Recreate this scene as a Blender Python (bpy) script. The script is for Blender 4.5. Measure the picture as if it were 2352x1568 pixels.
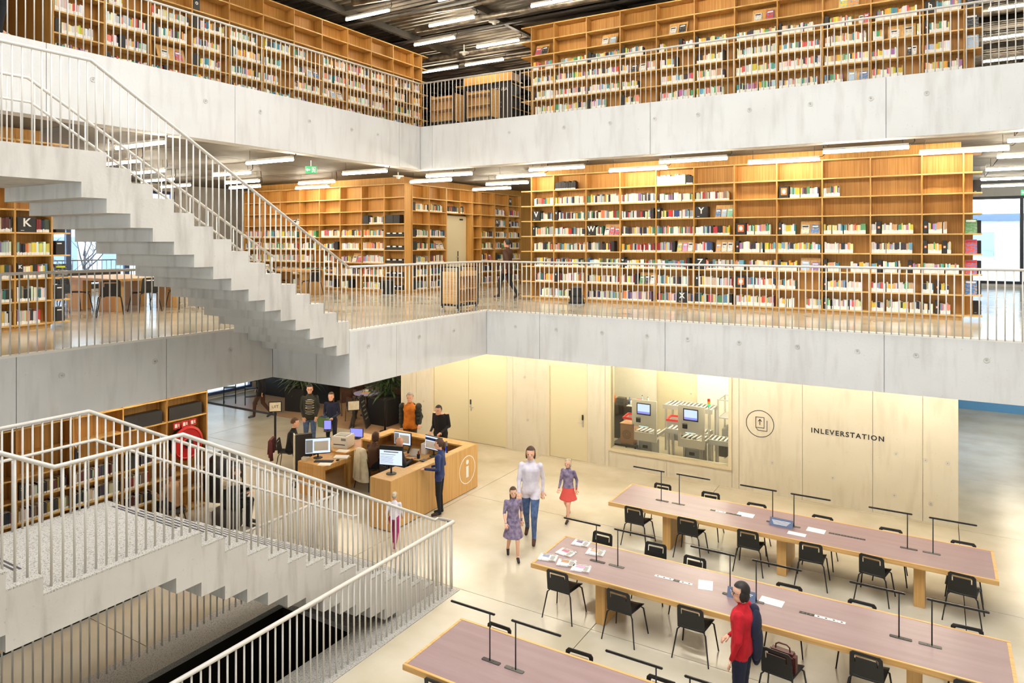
import bpy, bmesh, math, random, re
import numpy as np
from mathutils import Vector, Matrix
for o in list(bpy.data.objects): bpy.data.objects.remove(o)
S = bpy.context.scene; COL = S.collection
# ---------------------------------------------------------------- camera, world, light, exposure
TH = 0.541338; FPX = 1621.7; EYE = 5.9
cam = bpy.data.cameras.new('camera'); cam.sensor_fit = 'HORIZONTAL'; cam.sensor_width = 36
cam.lens = FPX/2352*36; cam.shift_y = -(784-558.06)/2352; cam.clip_start = .05; cam.clip_end = 300
co = bpy.data.objects.new('camera', cam); COL.objects.link(co); S.camera = co
co.location = (0, 0, EYE); co.rotation_euler = (math.pi/2, 0, TH)
W = bpy.data.worlds.new('sky'); S.world = W; W.use_nodes = True
bg = W.node_tree.nodes['Background']; bg.inputs[0].default_value = (.80, .90, 1, 1); bg.inputs[1].default_value = 4.6
def area_light(name, loc, sx, sy, power, col, rot=(0, 0, 0)):
    l = bpy.data.lights.new(name, 'AREA'); l.shape = 'RECTANGLE'; l.size = sx; l.size_y = sy; l.energy = power; l.color = col
    o = bpy.data.objects.new(name, l); COL.objects.link(o); o.location = loc; o.rotation_euler = rot; return o
area_light('skylight_daylight', (-2.7, 5.0, 16.4), 14, 11.5, 2350, (.93, .968, 1))   # unseen overhead fill light, added to brighten the atrium
LAMP = 52.0
S.view_settings.view_transform = 'Standard'; S.view_settings.look = 'None'; S.view_settings.gamma = 1
S.view_settings.use_curve_mapping = False; S.view_settings.exposure = 0.3
S.cycles.use_denoising = True; S.cycles.use_light_tree = False; S.cycles.max_bounces = 5; S.cycles.diffuse_bounces = 4; S.cycles.glossy_bounces = 2
S.cycles.transparent_max_bounces = 12; S.cycles.transmission_bounces = 4; S.cycles.caustics_reflective = False; S.cycles.caustics_refractive = False
S.cycles.use_adaptive_sampling = True; S.cycles.adaptive_threshold = .15; S.cycles.adaptive_min_samples = 20; S.cycles.sample_clamp_indirect = 6
RNG = random.Random(7)
# ---------------------------------------------------------------- materials
def lin(c):
    return tuple((x/255/12.92 if x/255 <= .04045 else ((x/255+.055)/1.055)**2.4) for x in c)
MATS = {}
def mat(name, c, rough=.6, c2=None, sc=(1, 1, 1), ns=3., detail=4., metal=0., spec=.5, bump=0., emit=0., lo=.35, hi=.65, obj=False, rough2=None):
    """principled; c..c2 mixed by a noise stretched with sc (world position, or object space)"""
    m = bpy.data.materials.new(name); m.use_nodes = True; N = m.node_tree.nodes; L = m.node_tree.links
    b = N['Principled BSDF']; col = lin(c)+(1,)
    b.inputs['Base Color'].default_value = col; b.inputs['Roughness'].default_value = rough; b.inputs['Metallic'].default_value = metal
    b.inputs['Specular IOR Level'].default_value = spec
    if c2 is not None:
        if obj: p = N.new('ShaderNodeTexCoord').outputs['Object']
        else: p = N.new('ShaderNodeNewGeometry').outputs['Position']
        mp = N.new('ShaderNodeMapping'); mp.inputs['Scale'].default_value = sc; L.new(p, mp.inputs[0])
        n = N.new('ShaderNodeTexNoise'); n.inputs['Scale'].default_value = ns; n.inputs['Detail'].default_value = detail; L.new(mp.outputs[0], n.inputs[0])
        mr = N.new('ShaderNodeMapRange'); mr.inputs[1].default_value = lo; mr.inputs[2].default_value = hi; L.new(n.outputs[0], mr.inputs[0])
        mx = N.new('ShaderNodeMix'); mx.data_type = 'RGBA'; mx.inputs[6].default_value = col; mx.inputs[7].default_value = lin(c2)+(1,)
        L.new(mr.outputs[0], mx.inputs[0]); L.new(mx.outputs[2], b.inputs['Base Color'])
        if rough2 is not None:
            m2 = N.new('ShaderNodeMapRange'); m2.inputs[1].default_value = lo; m2.inputs[2].default_value = hi; m2.inputs[3].default_value = rough; m2.inputs[4].default_value = rough2
            L.new(n.outputs[0], m2.inputs[0]); L.new(m2.outputs[0], b.inputs['Roughness'])
        if bump:
            bp_ = N.new('ShaderNodeBump'); bp_.inputs['Strength'].default_value = bump; bp_.inputs['Distance'].default_value = .02
            L.new(n.outputs[0], bp_.inputs['Height']); L.new(bp_.outputs[0], b.inputs['Normal'])
    if emit:
        b.inputs['Emission Color'].default_value = col; b.inputs['Emission Strength'].default_value = emit
    MATS[name] = m; return m
def concrete(name, base, blotch, streak, rough=.8):
    m = mat(name, base, rough); N = m.node_tree.nodes; L = m.node_tree.links; b = N['Principled BSDF']
    g = N.new('ShaderNodeNewGeometry').outputs['Position']
    def noise(sc, ns, lo, hi, det=5):
        mp = N.new('ShaderNodeMapping'); mp.inputs['Scale'].default_value = sc; L.new(g, mp.inputs[0])
        n = N.new('ShaderNodeTexNoise'); n.inputs['Scale'].default_value = ns; n.inputs['Detail'].default_value = det; L.new(mp.outputs[0], n.inputs[0])
        r = N.new('ShaderNodeMapRange'); r.inputs[1].default_value = lo; r.inputs[2].default_value = hi; L.new(n.outputs[0], r.inputs[0]); return r.outputs[0], n.outputs[0]
    def mix(f, a, c, k):
        x = N.new('ShaderNodeMix'); x.data_type = 'RGBA'
        mu = N.new('ShaderNodeMath'); mu.operation = 'MULTIPLY'; mu.inputs[1].default_value = k; L.new(f, mu.inputs[0]); L.new(mu.outputs[0], x.inputs[0])
        if isinstance(a, tuple): x.inputs[6].default_value = a
        else: L.new(a, x.inputs[6])
        x.inputs[7].default_value = lin(c)+(1,); return x.outputs[2]
    f1, _ = noise((1, 1, 1), 1.1, .42, .68); f2, _ = noise((2.2, 2.2, .35), 3.0, .5, .75); f3, raw = noise((1, 1, 1), 26, .70, .80, 2)
    c = mix(f1, lin(base)+(1,), blotch, .55); c = mix(f2, c, streak, .5); c = mix(f3, c, tuple(int(v*.72) for v in streak), .3)
    L.new(c, b.inputs['Base Color'])
    bp_ = N.new('ShaderNodeBump'); bp_.inputs['Strength'].default_value = .12; bp_.inputs['Distance'].default_value = .01; L.new(raw, bp_.inputs['Height']); L.new(bp_.outputs[0], b.inputs['Normal'])
    return m
concrete('concrete', (208, 206, 203), (197, 194, 190), (180, 175, 169))
concrete('concrete_stair', (202, 197, 190), (180, 173, 165), (142, 135, 126))
concrete('concrete_wall', (212, 203, 184), (202, 192, 171), (184, 172, 150))
concrete('concrete_pit', (44, 38, 31), (38, 33, 27), (32, 28, 23), 1.); MATS['concrete_pit'].node_tree.nodes['Principled BSDF'].inputs['Specular IOR Level'].default_value = .05  # near-black colour stands in for the unlit depth of the pit
mat('floor', (208, 198, 178), .22, (190, 178, 154), (1, 1, 1), .9, 6, spec=.5, rough2=None)
mat('floor_mid', (208, 199, 178), .14, (186, 172, 146), (1, 1, 1), .9, 6, spec=.6)
mat('floor_up', (190, 182, 166), .3, (175, 165, 148), (1, 1, 1), .9, 6)
mat('terrazzo', (186, 181, 173), .55, (112, 107, 100), (1, 1, 1), 75, 2, lo=.5, hi=.68)
mat('oak', (204, 158, 90), .45, (182, 132, 66), (34, 34, 1.1), 1, 5, spec=.35)
mat('oak_edge', (222, 182, 116), .45, (206, 162, 94), (6, 6, 20), 1, 4, spec=.35)
mat('oak_back', (198, 148, 80), .5, (174, 122, 56), (40, 40, .9), 1, 5, spec=.3)
mat('oak_desk', (214, 170, 108), .42, (198, 152, 88), (30, 30, .8), 1, 5, spec=.35)
mat('oak_table', (214, 172, 112), .45, (196, 150, 88), (1.2, 30, 30), 1, 5, spec=.35)
mat('lino', (146, 120, 121), .38, (138, 112, 113), (.8, 9, 1), 1, 4, spec=.45)
mat('rail', (206, 200, 192), .4, spec=.45)
mat('black', (22, 21, 21), .5); mat('black_metal', (24, 22, 22), .35); mat('black_box', (38, 36, 36), .6)
mat('charcoal', (52, 48, 46), .6); mat('white', (236, 234, 228), .6); mat('paper', (242, 240, 236), .7); mat('cream', (230, 222, 198), .8, (214, 204, 178), (1, 1, 1), 9, 4)
mat('door_paint', (214, 203, 170), .55); mat('frame_beige', (214, 200, 168), .5)
mat('steel', (190, 187, 180), .35, metal=.3); mat('steel_beige', (236, 220, 196), .4); mat('tie_grey', (168, 162, 154), .8); mat('grey', (150, 148, 142), .5); mat('darkgrey', (86, 82, 76), .6)
mat('red', (196, 28, 26), .4); mat('red_cloth', (200, 14, 34), .85, (172, 8, 26), (1, 1, 1), 9, 3); mat('orange', (232, 120, 60), .5); mat('green', (20, 128, 78), .5, emit=.5)
mat('skin', (226, 174, 146), .55); mat('skin2', (206, 150, 122), .55)
mat('navy', (26, 32, 58), .85); mat('navy_top', (38, 52, 96), .85); mat('jeans', (62, 84, 124), .85, (84, 106, 146), (1, 1, 1), 14, 3); mat('blackcloth', (24, 24, 28), .9); mat('olive', (42, 44, 38), .85)
mat('whiteblouse', (226, 218, 226), .85, (206, 196, 208), (1, 1, 1), 7, 3); mat('lilac', (150, 134, 160), .85, (104, 92, 118), (1, 1, 1), 16, 3); mat('coral', (216, 84, 74), .85); mat('magenta', (160, 44, 104), .85)
mat('ochre', (206, 122, 34), .85, (178, 98, 22), (1, 1, 1), 9, 3); mat('brown', (72, 44, 30), .8); mat('burgundy', (92, 34, 40), .85, (70, 24, 30), (1, 1, 1), 10, 3); mat('fur', (206, 190, 164), .95, (166, 146, 116), (1, 1, 1), 24, 4); mat('tan', (176, 132, 96), .8)
mat('greyhair', (150, 142, 134), .8); mat('darkhair', (34, 26, 22), .6); mat('brownhair', (74, 46, 28), .65); mat('greycloth', (70, 72, 76), .9); mat('shoe', (40, 34, 32), .6); mat('leather', (78, 30, 26), .45)
mat('bag_green', (84, 112, 62), .85); mat('lime', (206, 226, 30), .6); mat('tile_blue', (96, 160, 214), .35)
mat('leaf', (44, 66, 34), .5, (70, 92, 48), (1, 1, 1), 8, 3); mat('leaf_grey', (96, 112, 74), .5, (70, 84, 56), (1, 1, 1), 8, 3); mat('soil', (54, 42, 34), .9); mat('planter', (32, 31, 32), .5)
mat('ceil_panel', (104, 96, 84), .7, (88, 81, 70), (1, 14, 1), 2, 4); mat('deck', (152, 142, 128), .45, (118, 110, 100), (1, 1, 1), 1.5, 4, metal=.3); mat('duct', (168, 158, 144), .35, (100, 94, 86), (1, 1, 1), 5, 4, metal=.6); mat('beam', (84, 79, 73), .6)
mat('slab_top', (222, 217, 208), .6); mat('brick_far', (226, 230, 234), .9, (206, 212, 220), (1, 1, 4), 3, 4); mat('roof_far', (120, 140, 168), .8); mat('winframe', (74, 92, 134), .5); mat('pane_far', (150, 172, 204), .3); mat('winframe_dark', (36, 42, 52), .5); mat('bark', (92, 92, 100), .9); mat('pavement', (196, 198, 200), .9)
mat('lilac_table', (168, 158, 196), .3); mat('plaster', (240, 234, 216), .8); mat('strip_dark', (70, 68, 72), .6); mat('floor_room', (196, 186, 160), .5); mat('floor_cafe', (176, 140, 104), .4)
def emitter(name, c, s):
    m = bpy.data.materials.new(name); m.use_nodes = True; N = m.node_tree.nodes; N.clear()
    e = N.new('ShaderNodeEmission'); e.inputs[0].default_value = lin(c)+(1,) if max(c) > 1 else tuple(c)+(1,); e.inputs[1].default_value = s
    o = N.new('ShaderNodeOutputMaterial'); m.node_tree.links.new(e.outputs[0], o.inputs[0]); MATS[name] = m
emitter('tube', (1., .89, .70), LAMP*1.2); emitter('tube_ground', (1., .88, .68), LAMP*.95); emitter('tube_up', (1., .89, .70), LAMP)
emitter('screen', (206, 220, 250), 1.1); emitter('screen_lilac', (150, 150, 240), 1.0); emitter('screen_blue', (24, 60, 190), 1.0); emitter('led_mint', (200, 255, 236), 1.3); emitter('lamp_red', (226, 60, 40), 1.); emitter('lamp_amber', (255, 160, 30), 1.); emitter('lamp_green', (60, 230, 150), 1.2)
def glassmat():
    m = bpy.data.materials.new('glass'); m.use_nodes = True; N = m.node_tree.nodes; L = m.node_tree.links; N.clear()
    t = N.new('ShaderNodeBsdfTransparent'); t.inputs[0].default_value = (.95, .98, .97, 1); g = N.new('ShaderNodeBsdfGlossy'); g.inputs['Roughness'].default_value = .02
    f = N.new('ShaderNodeFresnel'); f.inputs[0].default_value = 1.45; x = N.new('ShaderNodeMixShader'); o = N.new('ShaderNodeOutputMaterial')
    L.new(f.outputs[0], x.inputs[0]); L.new(t.outputs[0], x.inputs[1]); L.new(g.outputs[0], x.inputs[2]); L.new(x.outputs[0], o.inputs[0]); MATS['glass'] = m
glassmat()
def bookmat(name, use_obj):
    m = bpy.data.materials.new(name); m.use_nodes = True; N = m.node_tree.nodes; L = m.node_tree.links; b = N['Principled BSDF']; b.inputs['Roughness'].default_value = .55
    a = N.new('ShaderNodeAttribute'); a.attribute_name = 'Col'
    if use_obj:      # cover colour is the object's; the printed label and the page block are vertex colours (alpha = print)
        i = N.new('ShaderNodeObjectInfo'); x = N.new('ShaderNodeMix'); x.data_type = 'RGBA'
        L.new(a.outputs['Alpha'], x.inputs[0]); L.new(i.outputs['Color'], x.inputs[6]); L.new(a.outputs['Color'], x.inputs[7]); L.new(x.outputs[2], b.inputs['Base Color'])
    else: L.new(a.outputs['Color'], b.inputs['Base Color'])
    MATS[name] = m
bookmat('book_print', True); bookmat('book_mass', False)
# ---------------------------------------------------------------- geometry helpers
class MB:
    """collects shapes into one mesh"""
    def __init__(s): s.v = []; s.f = []; s.m = []; s.cur = 0
    def add(s, vs, fs):
        b = len(s.v); s.v += [tuple(v) for v in vs]; s.f += [tuple(b+i for i in f) for f in fs]; s.m += [s.cur]*len(fs); return s
    def box(s, lo, hi):
        x0, y0, z0 = lo; x1, y1, z1 = hi
        return s.add([(x0, y0, z0), (x1, y0, z0), (x1, y1, z0), (x0, y1, z0), (x0, y0, z1), (x1, y0, z1), (x1, y1, z1), (x0, y1, z1)],
                     [(3, 2, 1, 0), (4, 5, 6, 7), (0, 1, 5, 4), (1, 2, 6, 5), (2, 3, 7, 6), (3, 0, 4, 7)])
    def prism(s, pts, axis, a, b):
        """polygon of 2-D points extruded along axis (0,1,2) from a to b"""
        def P(p, t):
            q = list(p); q.insert(axis, t); return q
        n = len(pts); vs = [P(p, a) for p in pts]+[P(p, b) for p in pts]
        return s.add(vs, [tuple(range(n))[::-1], tuple(range(n, 2*n))]+[(i, (i+1) % n, n+(i+1) % n, n+i) for i in range(n)])
    def tube(s, pts, r, n=8, closed=False, cap=True):
        pts = [Vector(p) for p in pts]; k = len(pts); rs = r if isinstance(r, (list, tuple)) else [r]*k; rings = []; u = None
        for i, p in enumerate(pts):
            d = (pts[(i+1) % k]-pts[i-1]) if closed else (pts[min(i+1, k-1)]-pts[max(i-1, 0)]); d.normalize()
            if u is None: u = d.cross(Vector((0, 0, 1)) if abs(d.z) < .9 else Vector((1, 0, 0)))
            else: u = u-d*u.dot(d)
            u.normalize(); w = d.cross(u); sc = 1.
            if 0 < i < k-1 and not closed: sc = min(1.5, 1/max(.3, (p-pts[i-1]).normalized().dot(d)))
            rings.append([p+(u*math.cos(2*math.pi*j/n)+w*math.sin(2*math.pi*j/n))*rs[i]*sc for j in range(n)])
        vs = [q for R in rings for q in R]; fs = []
        for i in range(k if closed else k-1):
            for j in range(n):
                a = i*n+j; b = i*n+(j+1) % n; c = ((i+1) % k)*n+(j+1) % n; e = ((i+1) % k)*n+j; fs.append((a, b, c, e))
        if cap and not closed: fs += [tuple(range(n))[::-1], tuple(range((k-1)*n, k*n))]
        return s.add(vs, fs)
    def lathe(s, prof, n=16, c=(0, 0, 0)):
        vs = [(c[0]+r*math.cos(2*math.pi*j/n), c[1]+r*math.sin(2*math.pi*j/n), c[2]+z) for r, z in prof for j in range(n)]; fs = []
        for i in range(len(prof)-1):
            for j in range(n): fs.append((i*n+j, i*n+(j+1) % n, (i+1)*n+(j+1) % n, (i+1)*n+j))
        fs += [tuple(range(n))[::-1], tuple(range((len(prof)-1)*n, len(prof)*n))]; return s.add(vs, fs)
    def ball(s, c, r, n=12, m=8):
        rx, ry, rz = r if isinstance(r, (list, tuple)) else (r, r, r); vs = [(c[0], c[1], c[2]-rz)]
        for i in range(1, m):
            t = math.pi*i/m
            for j in range(n): vs.append((c[0]+rx*math.sin(t)*math.cos(2*math.pi*j/n), c[1]+ry*math.sin(t)*math.sin(2*math.pi*j/n), c[2]-rz*math.cos(t)))
        vs.append((c[0], c[1], c[2]+rz)); fs = [(0, 1+(j+1) % n, 1+j) for j in range(n)]
        for i in range(m-2):
            for j in range(n): fs.append((1+i*n+j, 1+i*n+(j+1) % n, 1+(i+1)*n+(j+1) % n, 1+(i+1)*n+j))
        e = len(vs)-1; fs += [(e, e-n+j, e-n+(j+1) % n) for j in range(n)]; return s.add(vs, fs)
    def xf(s, M, start=0):
        for i in range(start, len(s.v)): s.v[i] = tuple(M @ Vector(s.v[i]))
        return s
    def mesh(s, name, mats, smooth=False):
        me = bpy.data.meshes.new(name); me.from_pydata(s.v, [], s.f)
        for m in ([mats] if isinstance(mats, str) else mats): me.materials.append(MATS[m])
        if any(s.m): me.polygons.foreach_set('material_index', s.m)
        if smooth: me.polygons.foreach_set('use_smooth', [True]*len(s.f))
        me.update(); return me
def link(name, data, parent=None, loc=(0, 0, 0), rot=(0, 0, 0), scale=(1, 1, 1)):
    o = bpy.data.objects.new(name, data); COL.objects.link(o)
    if parent is not None: o.parent = parent
    o.location = loc; o.rotation_euler = rot if isinstance(rot, (tuple, list)) else (0, 0, rot); o.scale = scale; return o
def obj(name, mb, mats, parent=None, loc=(0, 0, 0), rot=0, smooth=False):
    return link(name, mb.mesh(name, mats, smooth), parent, loc, rot)
LABELS = {}
def tag(o, label, cat, group=None, kind=None):
    o['label'] = label; o['category'] = cat
    if group: o['group'] = group
    if kind: o['kind'] = kind
    LABELS.setdefault(label, []).append(o); return o
def thing(name, label, cat, loc=(0, 0, 0), rot=0, group=None, kind=None):
    return tag(link(name, None, None, loc, rot), label, cat, group, kind)
CUBES = {}
def cube(name, lo, hi, m, parent=None, rot=0):
    """a board: one shared unit cube per material, sized by its scale"""
    if m not in CUBES: CUBES[m] = MB().box((-.5, -.5, -.5), (.5, .5, .5)).mesh('board_'+m, m)
    lo = Vector(lo); hi = Vector(hi); return link(name, CUBES[m], parent, (lo+hi)/2, (0, 0, rot), hi-lo)
def bbox(name, lo, hi, m, parent=None, bev=.006, rot=0, loc=None):
    """a box with softened edges"""
    bm = bmesh.new(); c = (Vector(lo)+Vector(hi))/2; d = Vector(hi)-Vector(lo); bmesh.ops.create_cube(bm, size=1, matrix=Matrix.Diagonal((d.x, d.y, d.z, 1)))
    bmesh.ops.bevel(bm, geom=bm.edges[:], offset=min(bev, min(d)*.4), segments=2, affect='EDGES'); me = bpy.data.meshes.new(name); bm.to_mesh(me); bm.free(); me.materials.append(MATS[m])
    return link(name, me, parent, c, (0, 0, rot))
def sub(part, *kids):
    """hang sub-parts under a part without moving them"""
    for k in kids: k.parent = part; k.matrix_parent_inverse = part.matrix_basis.inverted()
    return part
def copytree(o, parent=None):
    c = o.copy(); COL.objects.link(c); c.parent = parent
    for ch in o.children: copytree(ch, c)
    return c
def text(name, body, size, m, parent, loc, rot, extrude=.002, align='CENTER', spacing=1., bold=0.):
    cu = bpy.data.curves.new(name, 'FONT'); cu.body = body; cu.size = size; cu.extrude = extrude; cu.align_x = align; cu.align_y = 'CENTER'; cu.space_character = spacing; cu.offset = bold; cu.resolution_u = 3
    o = bpy.data.objects.new(name, cu); COL.objects.link(o); me = bpy.data.meshes.new_from_object(o.evaluated_get(bpy.context.evaluated_depsgraph_get())); bpy.data.objects.remove(o); bpy.data.curves.remove(cu)
    me.materials.clear(); me.materials.append(MATS[m]); return link(name, me, parent, loc, rot)
UP = (math.pi/2, 0, 0)            # text standing upright, read from -Y
UPX = (math.pi/2, 0, math.pi/2)   # text standing upright, read from +X
def ring(mb, c, r, t, axis, depth, n=32):
    """flat ring (washer) around c; axis = normal"""
    a = []
    for j in range(n):
        q = 2*math.pi*j/n
        for rr in (r-t, r):
            for d in (0, depth):
                p = [rr*math.cos(q), rr*math.sin(q)]; p.insert(axis, d); a.append((p[0]+c[0], p[1]+c[1], p[2]+c[2]))
    fs = []
    for j in range(n):
        A = 4*j; B = 4*((j+1) % n); fs += [(A, B, B+2, A+2), (A+1, A+3, B+3, B+1), (A+2, B+2, B+3, A+3), (A, A+1, B+1, B)]
    return mb.add(a, fs)
def px(p):
    """where a world point falls in the 2352 x 1568 frame, and its distance (used only to rank books by size)"""
    x, y, z = p[0], p[1], p[2]-EYE; w = -math.sin(TH)*x+math.cos(TH)*y
    return 1176+FPX*(math.cos(TH)*x+math.sin(TH)*y)/w, 558-FPX*z/w, w
# ---------------------------------------------------------------- the building
def struct(name, label, cat='structure'): return thing(name, label, cat, kind='structure')
ZM, ZU = 4.32, 8.97
XW, XE, YS, YN = -23.6, 8.0, -7.0, 31.0
# ground floor: sawn bays of polished concrete, the stair pit left open
fl = struct('floor', 'pale polished concrete floor of the ground level, sawn into big bays', 'floor')
gx = [XW, -19.2, -14.3, -9.4, -4.53, .39, 5.3, XE]; gy = [YS, -1.5, 2.3, 6.1, 9.87, 13.67, 17.22, 21, 24.8, YN]
PIT = (-9.2, -7.6, -1.2, 8.0)
for i in range(len(gx)-1):
    for j in range(len(gy)-1):
        x0, x1, y0, y1 = gx[i]+.006, gx[i+1]-.006, gy[j]+.006, gy[j+1]-.006
        cells = [(x0, x1, y0, y1)]
        KX0, KX1, KY1 = -9.89, -6.95, 9.84      # the terrazzo kerb of the pit
        if x0 < KX1 and x1 > KX0 and y0 < KY1 and y1 > -1.4:
            cells = []
            if x0 < KX0: cells.append((x0, min(x1, KX0), y0, y1))
            if x1 > KX1: cells.append((max(x0, KX1), x1, y0, y1))
            xa, xb = max(x0, KX0), min(x1, KX1)
            if y1 > KY1: cells.append((xa, xb, KY1, y1))
            if y0 < -1.4: cells.append((xa, xb, y0, -1.4))
        for a, b, c, d in cells: cube('floor_bay', (a, c, -.25), (b, d, 0), 'floor', fl)
cube('screed', (XW, YS, -.35), (-9.9, YN, -.26), 'concrete_pit', fl); cube('screed', (-6.94, YS, -.35), (XE, YN, -.26), 'concrete_pit', fl)
kb = struct('floor_pit_kerb', 'speckled terrazzo kerb framing the stair pit', 'kerb')
cube('kerb_side', (-9.885, -1.4, -.08), (-9.2, 9.835, .004), 'terrazzo', kb); cube('kerb_side', (-7.6, -1.4, -.08), (-6.955, 9.835, .004), 'terrazzo', kb)
cube('kerb_end', (-9.2, 8.0, -.08), (-7.6, 9.835, .004), 'terrazzo', kb); cube('kerb_end', (-9.2, -1.4, -.3), (-7.6, -1.2, .004), 'terrazzo', kb)
pw = struct('wall_pit', 'concrete walls of the basement stair pit, coloured near-black as its shade', 'wall')
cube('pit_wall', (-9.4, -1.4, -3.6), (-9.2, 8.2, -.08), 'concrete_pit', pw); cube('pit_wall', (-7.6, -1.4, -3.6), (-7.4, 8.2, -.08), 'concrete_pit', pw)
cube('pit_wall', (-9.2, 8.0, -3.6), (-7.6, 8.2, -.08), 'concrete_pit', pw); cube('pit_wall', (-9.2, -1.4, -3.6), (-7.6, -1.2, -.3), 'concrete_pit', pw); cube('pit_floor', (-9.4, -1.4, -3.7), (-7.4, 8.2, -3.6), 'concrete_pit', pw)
# slabs and their board-marked concrete fronts
def tie(parent, p, axis):
    if 't%d' % axis not in CUBES:
        m = MB(); ring(m, (0, 0, 0), .045, .012, axis, .006 if axis == 0 else -.006, 16); m.cur = 1
        n = 12; d = .003 if axis == 0 else -.003; q = [(math.cos(2*math.pi*k/n)*.018, math.sin(2*math.pi*k/n)*.018) for k in range(n)]; m.prism(q, axis, 0, d)
        CUBES['t%d' % axis] = m.mesh('tie_hole', ['concrete_stair', 'tie_grey'])
    link('tie_hole', CUBES['t%d' % axis], parent, p)
def front(parent, axis, at, edges, z0, z1, holes=(), zh=0., m='concrete', th=.04):
    """a face of cast panels with open joints; axis 1: plane Y=at facing -Y, axis 0: plane X=at facing +X"""
    for a, b in zip(edges, edges[1:]):
        if axis == 1: cube('cast_panel', (a+.005, at, z0), (b-.005, at+th, z1), m, parent)
        else: cube('cast_panel', (at-th, a+.005, z0), (at, b-.005, z1), m, parent)
    for h in holes: tie(parent, (h, at-.001, zh) if axis == 1 else (at+.001, h, zh), axis)
fm = struct('floor_middle', 'middle gallery slab with pale board-marked concrete fronts around the atrium', 'floor')
EB = .04
for lo, hi in [((XW, 13.87+EB, 3.3), (XE, YN, ZM-.02)), ((XW, 9.36+EB, 3.3), (-9.03-EB, 13.87+EB, ZM-.02)), ((XW, YS, 3.3), (-11.05-EB, 9.36+EB, ZM-.02)), ((-7.25, YS, 3.3), (XE, .2, ZM-.02)), ((-11.05-EB, YS, 3.3), (-7.25, -1, ZM-.02)), ((6, .2, 3.3), (XE, 13.87+EB, ZM-.02))]: cube('slab_body', lo, hi, 'concrete', fm)
for lo, hi in [((XW, 14.0, ZM-.02), (XE, YN, ZM)), ((XW, 9.49, ZM-.02), (-9.16, 14.0, ZM)), ((XW, YS, ZM-.02), (-11.18, 9.49, ZM)), ((-7.25, YS, ZM-.02), (XE, .2, ZM))]: cube('polished_screed', lo, hi, 'floor_mid', fm)
for lo, hi in [((-9.16, 13.87, ZM-.02), (XE, 14.0, ZM+.012)), ((-9.16, 9.36, ZM-.02), (-9.03, 13.87, ZM+.012)), ((-11.18, 9.36, ZM-.02), (-9.16, 9.49, ZM+.012)), ((-11.18, YS, ZM-.02), (-11.05, 9.36, ZM+.012))]: cube('edge_strip', lo, hi, 'slab_top', fm)
front(fm, 1, 13.87, [-9.03, -7.62, -4.72, -.78, 6], 3.3, ZM-.02, [-8.25, -7.2, -6.1, -5.1, -4.25, -3.25, -2.2, -1.2, -.3, .7], 3.99)
front(fm, 0, -9.03, [9.36, 10.65, 13.87], 3.3, ZM-.02, [9.85, 11.35, 12.55], 3.99)
front(fm, 1, 9.36, [-11.05, -9.87, -9.03], 3.3, ZM-.02, [], 3.9); front(fm, 0, -11.05, [YS, 4.9, 7.15, 9.36], 3.3, ZM-.02, [5.5, 6.95, 8.4], 3.95)
fu = struct('floor_upper', 'upper gallery slab with pale board-marked concrete fronts around the atrium', 'floor')
for lo, hi in [((XW, YS, 8.1), (-11.7-EB, YN, ZU)), ((-11.7-EB, 14.75+EB, 8.1), (XE, YN, ZU)), ((6, YS, 8.1), (XE, 14.75+EB, ZU)), ((-11.7-EB, YS, 8.1), (6, -.6, ZU))]: cube('slab_body', lo, hi, 'floor_up', fu)
for lo, hi in [((-12.05, YS, 7.84), (-11.7-EB, 15.1, 8.1)), ((-11.7-EB, 14.75+EB, 7.84), (XE, 15.1, 8.1))]: cube('edge_beam', lo, hi, 'concrete', fu)
front(fu, 1, 14.75, [-11.7, -11.3, -5.35, -.8, 6], 7.84, ZU, [-8.95, -7.45, -6.3, -5.25, -4.3, -3.25, -2.1, -1.05, -.15], 8.6)
front(fu, 0, -11.7, [YS, 5.6, 9.0, 13.9, 14.75], 7.84, ZU, [6.3, 8.35, 9.6, 10.9, 12.2, 13.1], 8.55)
# middle-floor ceiling: dark acoustic panels
cm = struct('ceiling_middle', 'dark grey-brown acoustic panel ceiling under the upper gallery', 'ceiling')
def panels(x0, x1, y0, y1, z, dx, dy):
    nx = max(1, round((x1-x0)/dx)); ny = max(1, round((y1-y0)/dy))
    for i in range(nx):
        for j in range(ny):
            cube('ceiling_panel', (x0+(x1-x0)*i/nx+.008, y0+(y1-y0)*j/ny+.008, z), (x0+(x1-x0)*(i+1)/nx-.008, y0+(y1-y0)*(j+1)/ny-.008, z+.04), 'ceil_panel', cm)
panels(-12.05, XE, 15.1, 31, 8.0, 3.1, 2.7); panels(XW, -12.05, 4.0, 31, 8.0, 2.9, 2.7)
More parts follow.
